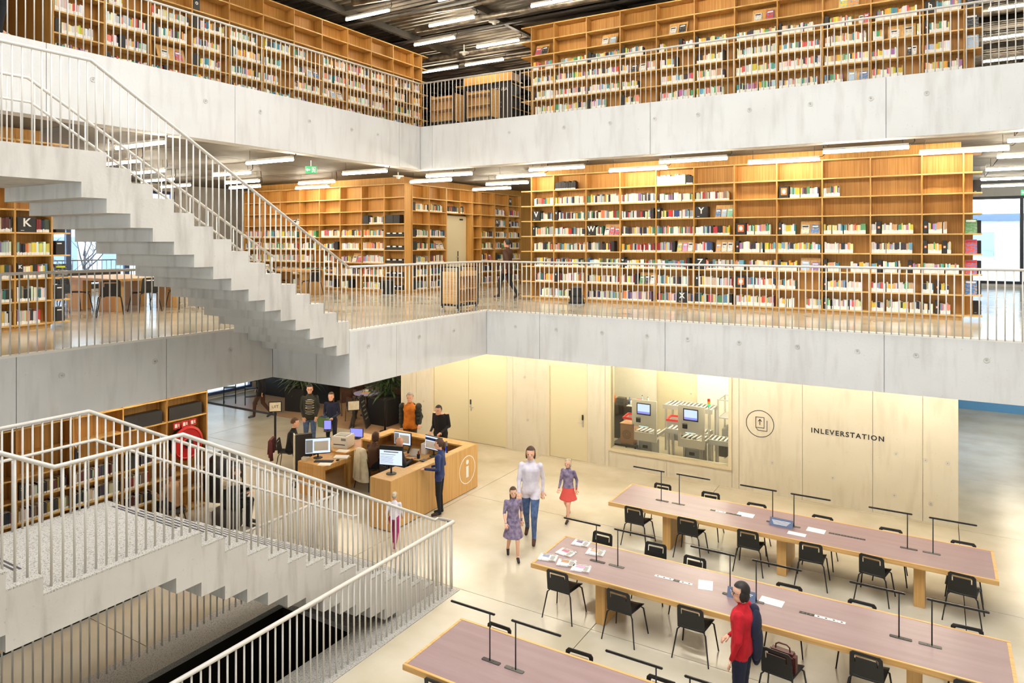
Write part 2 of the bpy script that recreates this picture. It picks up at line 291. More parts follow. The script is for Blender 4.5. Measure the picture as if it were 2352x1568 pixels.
# roof: corrugated deck on steel beams, with an added white shaft for the atrium fill light
rf = struct('ceiling', 'dark corrugated steel roof deck with beams above the upper gallery', 'ceiling')
def deck(x0, x1, y0, y1):
    m = MB(); p = .24; pts = []; y = y0; z = 12.35
    while y < y1-1e-6:
        pts += [(y, z), (y+.08, z), (y+.11, z+.08), (y+.21, z+.08)]; y += p
    pts.append((y, z)); vs = [(x, a, b) for x in (x0, x1) for a, b in pts]; n = len(pts); m.add(vs, [(i, i+1, n+i+1, n+i) for i in range(n-1)]); return m
for k in range(8):
    y0 = 12.96+k*2.28; obj('deck_sheet', deck(XW, -6, y0, y0+2.16), 'deck', rf); obj('deck_sheet', deck(-5.98, XE, y0, y0+2.16), 'deck', rf)
for k in range(8): obj('deck_sheet', deck(XW, -10.6, -7+k*2.4, -7+k*2.4+2.3), 'deck', rf)
cube('roof_slab', (XW, 12.2, 12.5), (XE, YN, 12.7), 'beam', rf); cube('roof_slab', (XW, YS, 12.5), (-10.2, 12.2, 12.7), 'beam', rf); cube('roof_slab', (5.0, YS, 12.5), (XE, 12.2, 12.7), 'beam', rf); cube('roof_slab', (-10.2, YS, 12.5), (5, -1, 12.7), 'beam', rf); cube('fill_shaft_lid', (-10.2, -1, 16.5), (5, 12.2, 16.6), 'white', rf)  # the white lid is added: it closes the opening above the fill light
for lo, hi in [((-10.3, -1.1, 12.5), (-10.2, 12.3, 16.6)), ((5, -1.1, 12.5), (5.1, 12.3, 16.6)), ((-10.2, -1.1, 12.5), (5, -1, 16.6)), ((-10.2, 12.2, 12.5), (5, 12.3, 16.6))]: cube('fill_shaft_wall', lo, hi, 'white', rf)  # unseen raised shaft, added so the fill light falls more evenly
for x in (-20.5, -17.2, -13.9, -10.6, -7.3, -4.0, -.7, 2.6, 5.9): cube('roof_beam', (x-.06, 12.5, 12.16), (x+.06, YN, 12.35), 'beam', rf)
for y in (14.2, 17.6, 21, 24.4, 27.8): cube('roof_purlin', (XW, y-.04, 12.22), (XE, y+.04, 12.35), 'beam', rf)
for y, z, r, x0, x1 in [(13.6, 12.15, .09, -13, -7), (15.1, 12.18, .08, -13, -5), (16.2, 12.12, .09, -13, 7), (18.9, 12.15, .12, -18, -6), (22.6, 12.1, .14, -18, 7), (20.4, 12.2, .05, -16, 7)]:
    obj('air_duct', MB().tube([(x0, y, z), (x0+.3*(x1-x0), y+.25, z), (x1, y, z)], r, 12), 'duct', rf, smooth=True)
for y in (14.9, 17.0, 19.6, 25.5): cube('cable_tray', (-19, y, 12.1), (7, y+.14, 12.14), 'darkgrey', rf)
# outer walls with glazing
def wallbox(name, label, boxes, m='concrete'):
    w = struct(name, label, 'wall')
    for lo, hi in boxes: cube('wall_block', lo, hi, m, w)
    return w
wallbox('wall_south', 'concrete wall behind the viewpoint', [((XW, YS-.3, 0), (XE, YS, .1)), ((XW, YS-.3, 3.2), (XE, YS, 4.42)), ((XW, YS-.3, 7.75), (XE, YS, 12.7)), ((XW, YS-.3, 4.42), (-19, YS, 7.75)), ((XW, YS-.3, .1), (-5, YS, 3.2)), ((6.5, YS-.3, .1), (XE, YS, 7.75))])
wallbox('wall_east', 'concrete wall closing the atrium beyond the frame', [((XE, YS, 0), (XE+.3, 15, 12.7)), ((XE, 15, 7.6), (XE+.3, YN, 12.7)), ((XE, 15, 3.1), (XE+.3, YN, 4.42)), ((XE, 15, 0), (XE+.3, YN, .1))])
wallbox('wall_west', 'outer west wall with window bands', [((XW-.3, YS, 0), (XW, YN, .1)), ((XW-.3, YS, 3.1), (XW, YN, 4.42)), ((XW-.3, YS, 7.75), (XW, YN, 12.7)), ((XW-.3, YS, .1), (XW, 3, 7.75)), ((XW-.3, 15.6, 4.42), (XW, YN, 7.75)), ((XW-.3, 19, .1), (XW, YN, 3.1))])
wallbox('wall_north', 'outer north wall with tall glazing at its end', [((XW, YN, 0), (.4, YN+.3, 12.7)), ((.4, YN, 3.1), (XE, YN+.3, 4.42)), ((.4, YN, 7.6), (XE, YN+.3, 12.7))])
def window(n, label, axis, at, a, b, z0, z1, mull, fr='winframe', fw=.12):
    w = thing('window_%d' % n, label, 'window', kind='structure'); edges = [a]+list(mull)+[b]
    def bx(nm, u0, u1, za, zb, d0, d1, m):
        if axis == 0: cube(nm, (at+d0, u0, za), (at+d1, u1, zb), m, w)
        else: cube(nm, (u0, at+d0, za), (u1, at+d1, zb), m, w)
    for e in edges: bx('mullion', e-fw/2, e+fw/2, z0, z1, -.09, .09, fr)
    for z in (z0+.05, z1-.05): bx('window_rail', a, b, z-.05, z+.05, -.09, .09, fr)
    for u0, u1 in zip(edges, edges[1:]): bx('pane', u0+fw/2, u1-fw/2, z0+.1, z1-.1, -.01, .01, 'glass')
window(1, 'tall blue-framed window behind the reading tables of the middle floor', 0, XW-.15, 3, 15.6, 4.42, 7.75, [5.2, 7.4, 9.6, 12.0, 13.9])
window(2, 'dark-framed glazing at the far end beside the comics shelf', 1, YN+.15, .4, XE, 4.42, 7.6, [2.62, 5.2], 'winframe_dark', .1)
w3 = window(3, 'ground floor glazing with a blue sill band past the concrete wall', 1, YN+.15, .4, XE, .9, 3.1, [2.62, 5.2], 'winframe_dark', .1)
sb = struct('trim_1', 'bright blue sill band under the far ground floor glazing', 'sill'); cube('sill_panel', (.4, 29.87, 0), (XE, YN+.28, .9), 'tile_blue', sb)
window(4, 'ground floor west glazing beside the cafe', 0, XW-.15, 3, 19, .1, 3.1, [6, 9, 12, 15.5], 'winframe')
window(8, 'unseen east glazing added to brighten the far ground floor', 0, XE+.15, 15, YN, .1, 3.1, [19, 23, 27], 'winframe_dark', .1)  # both east windows are unseen, added for bluish light on the far floor
window(9, 'unseen east glazing added to brighten the far middle floor', 0, XE+.15, 15, YN, 4.42, 7.6, [19, 23, 27], 'winframe_dark', .1)
window(6, 'unseen middle floor glazing added behind the viewpoint for fill light', 1, YS-.15, -19, 6.5, 4.42, 7.75, [-15, -11, -7, -3, 1], 'winframe_dark', .1)  # both south windows are unseen, added as frontal fill on soffits and slab faces
window(7, 'unseen ground floor glazing added behind the viewpoint for fill light', 1, YS-.15, -5, 6.5, .1, 3.2, [-2, 1, 4], 'winframe_dark', .1)
# the concrete wall of the return station on the ground floor
WY = 17.33
wb = struct('wall_back', 'warm-lit board-marked concrete wall of the return station', 'wall')
def wpan(a, b, z0=0., z1=3.3): cube('cast_panel', (a+.004, WY, z0), (b-.004, WY+.12, z1), 'concrete_wall', wb)
for a, b in [(-14.52, -13.9), (-13.9, -13.27), (-10.60, -10.39), (-10.39, -9.25), (-8.06, -7.54), (-4.23, -4.06), (-4.06, -2.64), (-2.64, -1.2), (-1.2, -.25), (-.25, .39)]: wpan(a, b)
wpan(-13.27, -10.60, 2.62); wpan(-9.25, -8.06, 2.56); wpan(-7.54, -7.43); wpan(-7.43, -5.85, 0, .42); wpan(-5.85, -4.23, 0, .42); wpan(-7.43, -4.23, 3.05)
cube('wall_return', (.27, WY+.12, 0), (.39, 20.6, 3.3), 'concrete_wall', wb); cube('wall_return', (-14.52, WY+.12, 0), (-14.4, 22, 3.3), 'concrete_wall', wb)
for x, z in [(-13.6, 2.2), (-13.62, 1.0), (-10.0, 2.1), (-9.9, .9), (-.75, 1.35), (-.2, 1.3), (-3.3, .75), (-2.0, .62), (-.78, .45), (-.1, .4), (.2, 1.3)]: tie(wb, (x, WY-.001, z), 1)
def doorleaf(n, label, x0, x1, ztop, handle_x, hinge_x, leaves=1):
    d = thing('door_%d' % n, label, 'door', kind='structure')
    cube('door_frame', (x0-.03, WY-.005, 0), (x0+.03, WY+.1, ztop+.05), 'frame_beige', d); cube('door_frame', (x1-.03, WY-.005, 0), (x1+.03, WY+.1, ztop+.05), 'frame_beige', d); cube('door_frame', (x0-.03, WY-.005, ztop), (x1+.03, WY+.1, ztop+.06), 'frame_beige', d)
    w = (x1-x0-.06)/leaves
    for i in range(leaves): leaf = bbox('door_leaf', (x0+.03+i*w+.003, WY+.012, .006), (x0+.03+(i+1)*w-.003, WY+.06, ztop-.004), 'door_paint', d, .004)
    h = cube('lock_plate', (handle_x-.02, WY-.006, .93), (handle_x+.02, WY+.012, 1.22), 'steel', d); sub(leaf, h, cube('reader', (handle_x-.022, WY-.012, 1.12), (handle_x+.022, WY-.002, 1.26), 'black', d))
    s = -1 if hinge_x < handle_x else 1
    hd_ = obj('door_handle', MB().tube([(handle_x, WY, 1.05), (handle_x, WY-.05, 1.05), (handle_x+s*.13, WY-.05, 1.05)], .009, 8), 'steel', d, smooth=True)
    sub(leaf, hd_)
    for z in (.25, .95, 1.75, 2.3): sub(leaf, cube('hinge', (hinge_x-.01, WY-.004, z), (hinge_x+.01, WY+.016, z+.1), 'steel', d))
doorleaf(1, 'double beige flush doors in the concrete wall behind the information desk', -13.25, -10.62, 2.58, -11.85, -10.64, 2)
doorleaf(2, 'single beige flush door beside the return station window', -9.23, -8.08, 2.5, -8.19, -9.21)
# return station window
rw = thing('window_5', 'large fixed window onto the book sorting room', 'window', kind='structure')
for lo, hi in [((-7.43, WY-.03, .42), (-7.36, WY+.2, 3.05)), ((-4.31, WY-.03, .42), (-4.23, WY+.2, 3.05)), ((-7.36, WY-.03, .42), (-4.31, WY+.2, .5)), ((-7.36, WY-.03, 2.97), (-4.31, WY+.2, 3.05))]: cube('window_frame', lo, hi, 'frame_beige', rw)
cube('pane', (-7.36, WY+.1, .5), (-4.31, WY+.115, 2.97), 'glass', rw)
sn = thing('return_sign', 'round book-return emblem and black INLEVERSTATION lettering on the concrete wall', 'sign', (-3.578, WY, 1.63))
m = MB(); ring(m, (0, -.006, 0), .32, .014, 1, .005, 48); obj('emblem_ring', m, 'black', sn)
m = MB(); f = lambda x0, z0, x1, z1: m.box((x0, -.006, z0), (x1, -.001, z1))
for q in [(-.10, -.10, .10, -.088), (-.10, .148, .10, .16), (-.10, -.10, -.088, .16), (.088, -.10, .10, .16), (-.007, -.03, .007, .10), (-.04, -.165, .165, -.153), (.153, -.165, .165, .09)]: f(*q)
m.prism([(-.05, .055), (0, .115), (.05, .055), (.03, .055), (0, .09), (-.03, .055)], 1, -.006, -.001); m.prism([(-.1, -.1), (-.088, -.1), (-.03, -.165), (-.045, -.165)], 1, -.006, -.001); obj('emblem_book', m, 'black', sn)
text('lettering', 'INLEVERSTATION', .155, 'black', sn, (1.865, -.004, -.0), UP, .002, 'CENTER', 1.26, .003)
# sorting room behind it
sr = struct('wall_sorting_room', 'cream plastered walls of the book sorting room', 'wall')
cube('room_wall', (-8.95, 20.9, 0), (-3.6, 21.0, 3.3), 'plaster', sr); cube('room_wall', (-9.05, WY+.12, 0), (-8.95, 21, 3.3), 'plaster', sr); cube('room_wall', (-3.7, WY+.12, 0), (-3.6, 21, 3.3), 'plaster', sr)
rd = thing('door_3', 'beige door in the back of the sorting room', 'door', kind='structure'); cube('door_frame', (-7.36, 20.86, 0), (-6.12, 20.9, 2.65), 'frame_beige', rd); bbox('door_leaf', (-7.31, 20.84, .01), (-6.17, 20.88, 2.6), 'door_paint', rd, .004); obj('knob', MB().ball((-6.28, 20.81, 1.42), .03), 'steel', rd, smooth=True)
# core walls behind the bookcases
wallbox('wall_core', 'oak-lined core blocks behind the bookcases', [((-9.55, 17.36, ZM), (.44, 20.5, 8.0)), ((-9.55, 17.36, ZU), (.44, 20.5, 11.84)), ((-21.6, 17.36, ZM), (-14.42, 26, 8.0)), ((-20, 6.9, ZU), (-14.42, 17.7, 11.84)), ((-20, -4, ZM), (-14.42, 6.8, 8.0)), ((-17, 3.2, 0), (-14.42, 10.05, 3.3)), ((-17.5, YS, ZU), (-14.3, 5.2, 12.35))], 'oak_back')
# ---------------------------------------------------------------- stairs and guard rails
us = thing('upper_staircase', 'pale concrete staircase with stepped soffit rising to the upper floor', 'staircase')
UR, UT, LR, LT = .182, .3085, .171, .316
for k in range(1, 16):
    y1 = 9.35-UT*(k-1); cube('step', (-10.98, y1-UT, 4.32+UR*k-.585), (-9.03, y1, 4.32+UR*k), 'concrete_stair', us)
cube('landing', (-10.98, 3.0, 6.655), (-9.03, 9.35-UT*15, 7.05), 'concrete_stair', us)
for k in range(1, 11): cube('step', (-10.98, 3.0-UT*k, 7.05+UR*k-.58), (-9.03, 3.0-UT*(k-1), 7.05+UR*k), 'concrete_stair', us)
ls = thing('lower_staircase', 'concrete staircase with terrazzo treads descending past the pit to the ground floor', 'staircase')
def lstep(j, y1, y0, z, b, strip=True):
    s = cube('step', (-9.2, y0, max(b, -.2) if y1 > 8.2 else b), (-7.28, y1, z-.02), 'concrete_stair', ls); tr = cube('tread', (-9.2, y0, z-.02), (-7.28, y1, z), 'terrazzo', ls)
    if strip:
        for d in (.03, .075): sub(tr, cube('nosing_strip', (-8.95, y1-d-.022, z-.004), (-7.62, y1-d, z+.003), 'strip_dark', ls))
for j in range(1, 16): lstep(j, 9.568-LT*(j-1), 9.568-LT*j, LR*j, LR*j-.583)
cube('landing', (-9.2, 3.14, 2.16), (-7.28, 4.83, 2.545), 'concrete_stair', ls); cube('landing_top', (-9.2, 3.458, 2.545), (-7.28, 4.83, 2.565), 'terrazzo', ls)
for j in range(16, 26):
    y1 = 3.458-LT*(j-16); lstep(j, y1, y1-LT, LR*j, LR*j-.58 if j > 16 else 2.5)
BAL = {}
def baluster(parent, x, y, z0, z1, r):
    if r not in BAL: BAL[r] = MB().lathe([(r, 0), (r, 1)], 8).mesh('baluster', 'rail', True)
    link('baluster', BAL[r], parent, (x, y, z0), 0, (1, 1, z1-z0))
def lerp_path(pts, t):
    """point on the plan path at plan distance t"""
    for a, b in zip(pts, pts[1:]):
        d = math.hypot(b[0]-a[0], b[1]-a[1])
        if t <= d+1e-9: return tuple(a[i]+(b[i]-a[i])*t/max(d, 1e-9) for i in range(3))
        t -= d
    return pts[-1]
def rail(label, pts, base, sp=.115, rt=.022, rb=.0105, hand=None, group='white steel guard rails', ends=(.06, .06)):
    t = thing('guard_rail', label, 'railing', (0, 0, 0), 0, group)
    obj('top_rail', MB().tube(pts, rt, 12), 'rail', t, smooth=True)
    L = sum(math.hypot(b[0]-a[0], b[1]-a[1]) for a, b in zip(pts, pts[1:])); n = int((L-sum(ends))/sp)
    for i in range(n+1):
        x, y, z = lerp_path(pts, ends[0]+i*(L-sum(ends))/n); baluster(t, x, y, base(x, y), z-.01, rb)
    if hand:
        hp, br = hand; obj('hand_rail', MB().tube(hp, .018, 10), 'rail', t, smooth=True)
        for (a, b) in br: obj('rail_bracket', MB().tube([a, ((a[0]+b[0])/2, (a[1]+b[1])/2, a[2]-.05), b], .006, 6), 'rail', t)
    return t
H = 1.15
zM = lambda x, y: ZM; zU = lambda x, y: ZU; z0 = lambda x, y: .0
def zus(x, y): return 7.05 if y < 4.73 else 4.32+UR*max(0, math.ceil((9.35-y)/UT-1e-6))
def zls(x, y):
    if y > 9.568: return 0.
    if y > 5.144: return LR*math.ceil((9.568-y)/LT-1e-6)
    if y > 3.458: return 2.565
    return 2.565+LR*math.ceil((3.458-y)/LT-1e-6)
rail('white guard rail along the middle gallery in front of the long bookcase', [(-9.08, 13.82, ZM+H), (6, 13.82, ZM+H)], zM, ends=(.115, .1))
rail('white guard rail beside the book trolley, joining the foot of the upper stair', [(-9.08, 9.41, ZM+H), (-9.08, 13.82, ZM+H)], zM)
rail('white guard rail of the middle gallery seen beneath the upper stair', [(-11.1, -1, ZM+H), (-11.1, 9.3, ZM+H)], zM)
rail('white guard rail along the upper gallery in front of its long back bookcase', [(-11.75, 14.8, ZU+H), (6, 14.8, ZU+H)], zU, .118, ends=(.118, .1))
rail('white guard rail along the upper gallery in front of the slanting left bookcase', [(-11.75, -1, ZU+H), (-11.75, 14.8, ZU+H)], zU, .12)
rail('white guard rail on the open side of the upper staircase', [(-9.08, 1.2, 9.26), (-9.08, 3.05, 8.19), (-9.08, 4.86, 8.19), (-9.08, 9.38, ZM+H)], zus, .104)
rail('white guard rail with lower hand rail on the far side of the upper staircase', [(-10.93, 1.2, 9.26), (-10.93, 3.05, 8.22), (-10.93, 4.99, 8.22), (-10.93, 9.3, 5.62)], zus, .17,
     hand=([(-10.86, 1.2, 8.9), (-10.86, 3.05, 7.87), (-10.86, 4.99, 7.87), (-10.86, 9.3, 5.28)], [((-10.86, y, 7.87-.6*max(0, y-4.99)), (-10.93, y, 7.85-.6*max(0, y-4.99))) for y in (4.2, 6.2, 8.2)]))
rail('white guard rail on the near side of the lower staircase and landing', [(-7.38, 1.5, 4.87), (-7.38, 3.6, 3.716), (-7.38, 4.97, 3.716), (-7.38, 9.70, 1.15), (-7.38, 9.80, 1.15)], zls, .106, .022, .012)
rail('white guard rail on the far side of the lower staircase with inner hand rail', [(-9.15, 1.5, 4.87), (-9.15, 3.6, 3.785), (-9.15, 4.87, 3.785), (-9.15, 9.2, 1.42)], zls, .106, .022, .012,
     hand=([(-9.06, 1.5, 4.5), (-9.06, 3.6, 3.43), (-9.06, 4.9, 3.43), (-9.06, 9.45, .96), (-9.06, 9.62, .93)], [((-9.06, y, 3.43-.542*max(0, y-4.9)), (-9.15, y, 3.41-.542*max(0, y-4.9))) for y in (4.7, 6.0, 7.3, 8.6)]))
rail('white guard rail along the stair pit next to the reading tables', [(-7.38, 9.80, 1.15), (-7.06, 9.80, 1.15), (-7.06, -1.2, 1.15)], z0, .115, .022, .012)
rail('white guard rail on the far edge of the pit under the lower staircase', [(-9.74, -1.2, 1.15), (-9.74, 9.75, 1.15)], z0, .115, .022, .012)
# ---------------------------------------------------------------- bookcases
BT = .028
class Case:
    """local frame: x along the front (left to right as seen), y into the depth, z up from the floor it stands on"""
    def __init__(s, label, short, loc, rot, edges, boards, depth=.3, caps=(False, False), plinth=True, skip=(), cat='bookcase', backs=True):
        s.loc = Vector(loc); s.rot = rot; s.edges = edges; s.boards = boards; s.short = short; s.depth = depth
        s.M = Matrix.Translation(s.loc) @ Matrix.Rotation(rot, 4, 'Z'); t = s.t = thing('bookcase', label, cat, loc, rot, 'built-in oak bookcases')
        top = boards[0]; bot = boards[-1]
        for e in edges:
            segs = [(bot-.02, top+BT)]
            cube('upright', (e-BT/2, .001, segs[0][0]), (e+BT/2, depth, segs[0][1]), 'oak', t)
        for i, (a, b) in enumerate(zip(edges, edges[1:])):
            for k, z in enumerate(boards):
                if (i, k) in skip: continue
                cube('shelf_board', (a+BT/2, 0, z), (b-BT/2, depth, z+BT), 'oak_edge', t)
            if backs and not any((i, k) in skip for k in range(len(boards))): cube('back_panel', (a+BT/2, depth-.02, bot), (b-BT/2, depth, top), 'oak_back', t)
        for side, on in ((0, caps[0]), (-1, caps[1])):
            if on:
                e = edges[side]; sg = -1 if side == 0 else 1; xa, xb = sorted((e+sg*BT/2, e+sg*.32))
                for z in boards: cube('end_shelf', (xa, 0, z), (xb, .62, z+BT), 'oak_edge', t)
                p0, p1 = sorted((e, e+sg*.17)); cube('end_panel', (p0, depth, bot), (p1, depth+.02, top), 'oak_back', t); q0, q1 = sorted((e+sg*.15, e+sg*.17)); cube('end_panel', (q0, depth+.02, bot), (q1, .62, top), 'oak', t)
        if plinth: cube('plinth', (edges[0], .06, 0), (edges[-1], depth, bot), 'oak_desk' if bot > .05 else 'oak', t)
    def W(s, x, y, z): return s.M @ Vector((x, y, z))
FIC = [(196, 52, 52), (140, 36, 40), (222, 208, 96), (226, 176, 60), (52, 72, 120), (96, 142, 168), (52, 104, 98), (84, 130, 92), (126, 96, 136), (226, 132, 80), (220, 214, 204), (212, 200, 180), (228, 222, 212), (198, 174, 150), (176, 190, 196), (24, 24, 28), (34, 32, 36), (46, 40, 40), (92, 60, 44), (238, 234, 224), (232, 226, 210), (226, 218, 200), (204, 196, 180), (120, 150, 160), (168, 176, 170), (240, 238, 232), (60, 54, 60), (150, 120, 96)]
PALE = [(240, 238, 232), (236, 232, 222), (228, 222, 208), (222, 214, 196), (236, 180, 60), (216, 90, 84), (226, 150, 120), (120, 170, 190), (70, 140, 160), (90, 160, 110), (214, 196, 70), (176, 120, 160), (40, 44, 60), (58, 50, 54), (204, 204, 204), (236, 214, 160), (200, 160, 120), (238, 236, 234)]
DARK = [(34, 30, 30), (52, 44, 42), (30, 40, 60), (90, 40, 40), (60, 70, 60), (120, 100, 80), (200, 190, 170), (140, 40, 44), (180, 150, 60), (220, 214, 200), (70, 60, 80), (40, 60, 56)]
BLK = [(40, 36, 36), (46, 42, 42), (34, 30, 30)]; WHT = [(232, 228, 220), (226, 222, 212), (236, 234, 228)]
PAL = {'f': FIC, 'p': PALE, 'd': DARK, 'k': BLK, 'w': WHT}
NAMES = [((30, 30, 32), 'black'), ((238, 236, 230), 'white'), ((222, 212, 190), 'cream'), ((190, 34, 40), 'red'), ((232, 185, 45), 'yellow'), ((228, 118, 60), 'orange'), ((44, 66, 130), 'blue'), ((80, 145, 170), 'sky-blue'), ((40, 105, 85), 'green'), ((120, 75, 135), 'purple'), ((215, 100, 140), 'pink'), ((95, 62, 46), 'brown'), ((160, 165, 165), 'grey'), ((70, 62, 66), 'dark grey')]
def cname(c): return min(NAMES, key=lambda n: sum((a-b)**2 for a, b in zip(n[0], c)))[1]
ORD = 'first second third fourth fifth sixth seventh eighth ninth tenth eleventh twelfth'.split()
def ordn(i):
    if i < 12: return ORD[i]
    n = i+1; return '%d%s' % (n, 'th' if 10 <= n % 100 <= 20 else {1: 'st', 2: 'nd', 3: 'rd'}.get(n % 10, 'th'))
BOOKS = []   # (case, x, y, z, w, h, d, colour, label height, tilt, row, bay, n)
CELLN = {}
def books(cs, bay, row, a, b, pal, lab, hmul=1.):
    e0, e1 = cs.edges[bay]+BT/2+.004, cs.edges[bay+1]-BT/2-.004; x = e0+(e1-e0)*a; end = e0+(e1-e0)*b; z = cs.boards[row+1]+BT; lim = cs.boards[row]-z-.02
    base = RNG.uniform(.19, .225)*hmul; run = 0; c = RNG.choice(PAL[pal]); rh = base
    while x < end-.012:
        if run <= 0: run = RNG.choice([1, 1, 1, 2, 3]); c = RNG.choice(PAL[pal]); rh = base*RNG.uniform(.9, 1.16); rw = RNG.uniform(.016, .04)
        run -= 1; w = min(rw*RNG.uniform(.9, 1.1), end-x); h = min(rh*RNG.uniform(.98, 1.02), lim); d = RNG.uniform(.14, .19)
        n = CELLN.get((id(cs), bay, row), 0); CELLN[(id(cs), bay, row)] = n+1
        cc = tuple(max(0, min(255, int(v*RNG.uniform(.9, 1.08)))) for v in c)
        BOOKS.append((cs, x, .025+RNG.uniform(0, .012), z, w-.0015, h, d, cc, lab*RNG.uniform(.85, 1.1), 0, row, bay, n)); x += w
        if RNG.random() < .02: x += .02
MARKN = 0
def marker(cs, bay, row, a, b, ch):
    global MARKN
    e0, e1 = cs.edges[bay]+BT/2+.004, cs.edges[bay+1]-BT/2-.004; x0 = e0+(e1-e0)*a; x1 = e0+(e1-e0)*b; z = cs.boards[row+1]+BT; h = min(.27, cs.boards[row]-z-.03); w = x1-x0
    what = {'-': 'plain black', '*': 'black orange-emblem'}.get(ch, 'black letter %s' % ch.upper()); sz = 'wide' if w > .2 else 'narrow'
    k_ = (id(cs), bay, row, 'm'); CELLN[k_] = CELLN.get(k_, 0)+1
    t = thing('divider_box', '%s %s divider box%s, %s shelf down, %s bay, %s' % (sz, what, ', second one' if CELLN[k_] > 1 else '', ordn(row), ordn(bay), cs.short), 'divider box', cs.W(x0, .02, z), cs.rot, 'black shelf divider boxes')
    bx_ = bbox('box', (0, 0, 0), (w-.004, .2, h), 'black_box', t, .004)
    if ch == '*': cube('emblem', (w*.2, -.003, h*.42 if w < .15 else h*.25), (w*.8, -.0005, h*.42+w*.62 if w < .15 else h*.85), 'orange', t); obj('emblem_dot', MB().prism([(w/2+math.cos(q)*w*.17, h*.42+w*.3+math.sin(q)*w*.2) if w < .15 else (w/2+math.cos(q)*w*.18, h*.55+math.sin(q)*h*.2) for q in np.linspace(0, 6.28, 13)[:-1]], 1, -.005, -.003), 'white', t)
    elif ch != '-': text('letter', ch, min(w*.8, .21) if w > .15 else w*.9, 'white', t, (w*.5, -.003, h*.62 if w > .15 else h*.75), UP, .001, bold=.004)
    if ch not in '-*' and w > .2: cube('caption', (w*.18, -.002, h*.1), (w*.36, -.0005, h*.13), 'white', t)
    sub(bx_, *[c for c in t.children if c is not bx_])
COVER = [((226, 222, 214), 'white'), ((210, 80, 60), 'red'), ((236, 196, 70), 'yellow'), ((70, 120, 180), 'blue'), ((40, 40, 46), 'black'), ((120, 190, 170), 'mint'), ((232, 150, 60), 'orange'), ((224, 208, 180), 'cream'), ((120, 84, 150), 'purple'), ((230, 140, 170), 'pink'), ((90, 140, 80), 'green'), ((160, 190, 220), 'pale blue')]
for i, (c, n) in enumerate(COVER): mat('cover_%d' % i, c, .45, tuple(int(v*.45+90) for v in c[::-1]), (9, 9, 13), 2.2, 3, lo=.5, hi=.56, obj=True)
def display(cs, bay, row, a, b, cols, stand=True):
    e0, e1 = cs.edges[bay]+BT/2+.004, cs.edges[bay+1]-BT/2-.004; x0 = e0+(e1-e0)*a; x1 = e0+(e1-e0)*b; z = cs.boards[row+1]+BT; h = .3; w = x1-x0
    where = '%s shelf down, %s bay, %s' % (ordn(row), ordn(bay), cs.short)
    if stand:
        t = thing('display_stand', 'sloping oak display stand, %s' % where, 'display stand', cs.W(x0, .03, z), cs.rot, 'oak display stands')
        obj('sloping_board', MB().prism([(.03, .012), (.05, .012), (.16, h), (.14, h)], 0, 0, w), 'oak_desk', t); cube('lip', (0, 0, 0), (w, .05, .014), 'oak_edge', t); cube('foot', (0, .05, 0), (w, .19, .014), 'oak', t)
    n = len(cols); sp = w/n; bw = min(.17, sp*.86)
    for i, c in enumerate(cols):
        hh = min(.235, .2+.02*((c*7+i) % 3)); bk = thing('facing_book', '%s face-out book, %s from left, %s' % (COVER[c][1], ordn(i), where), 'book', cs.W(x0+sp*(i+.5)-bw/2, .045, z+.015), cs.rot, 'books displayed face-out')
        cv_ = obj('cover', MB().prism([(-.012, 0), (.006, 0), (.006+.38*hh, hh*.93), (-.012+.38*hh, hh*.93)], 0, 0, bw), 'cover_%d' % c, bk)
        sub(cv_, obj('title_band', MB().prism([(-.0135+.38*hh*.72, hh*.67), (-.0115+.38*hh*.72, hh*.67), (-.0115+.38*hh*.86, hh*.8), (-.0135+.38*hh*.86, hh*.8)], 0, bw*.15, bw*.85), 'paper' if c not in (0, 7) else 'black', bk))
DEF = {'lab': .04, 'pal': 'f'}
def fill(cs, row, cells, pal='f', lab=.04, hm=1.):
    for bay, cell in enumerate(cells.split('|')):
        for tk in cell.split():
            m = re.match(r'([bmds])([^\d]*?)(\d+)-(\d+)$', tk); k, x, a, b = m.group(1), m.group(2), int(m.group(3))/100, int(m.group(4))/100
            if k == 'b': books(cs, bay, row, a, b, x or (pal if isinstance(pal, str) else pal(bay)), lab if not callable(lab) else lab(bay), hm)
            elif k == 'm': marker(cs, bay, row, a, b, x)
            else: display(cs, bay, row, a, b, [(ord(q)-97) for q in x], k == 'd')
ZB = [round(3.41-.415*k, 3) for k in range(9)]          # middle floor boards above its floor
BX = [-9.6, -8.905, -7.943, -6.98, -6.02, -5.06, -4.10, -3.14, -2.18, -1.22, -.26, .47]
mb_ = Case('long oak bookcase with letter boxes along the back of the middle floor', 'middle-floor long bookcase', (0, 17.0, ZM), 0, BX, ZB, caps=(True, True))
fp = lambda b: 'f' if b < 6 else 'p'; fl_ = lambda b: .035 if b < 6 else .075
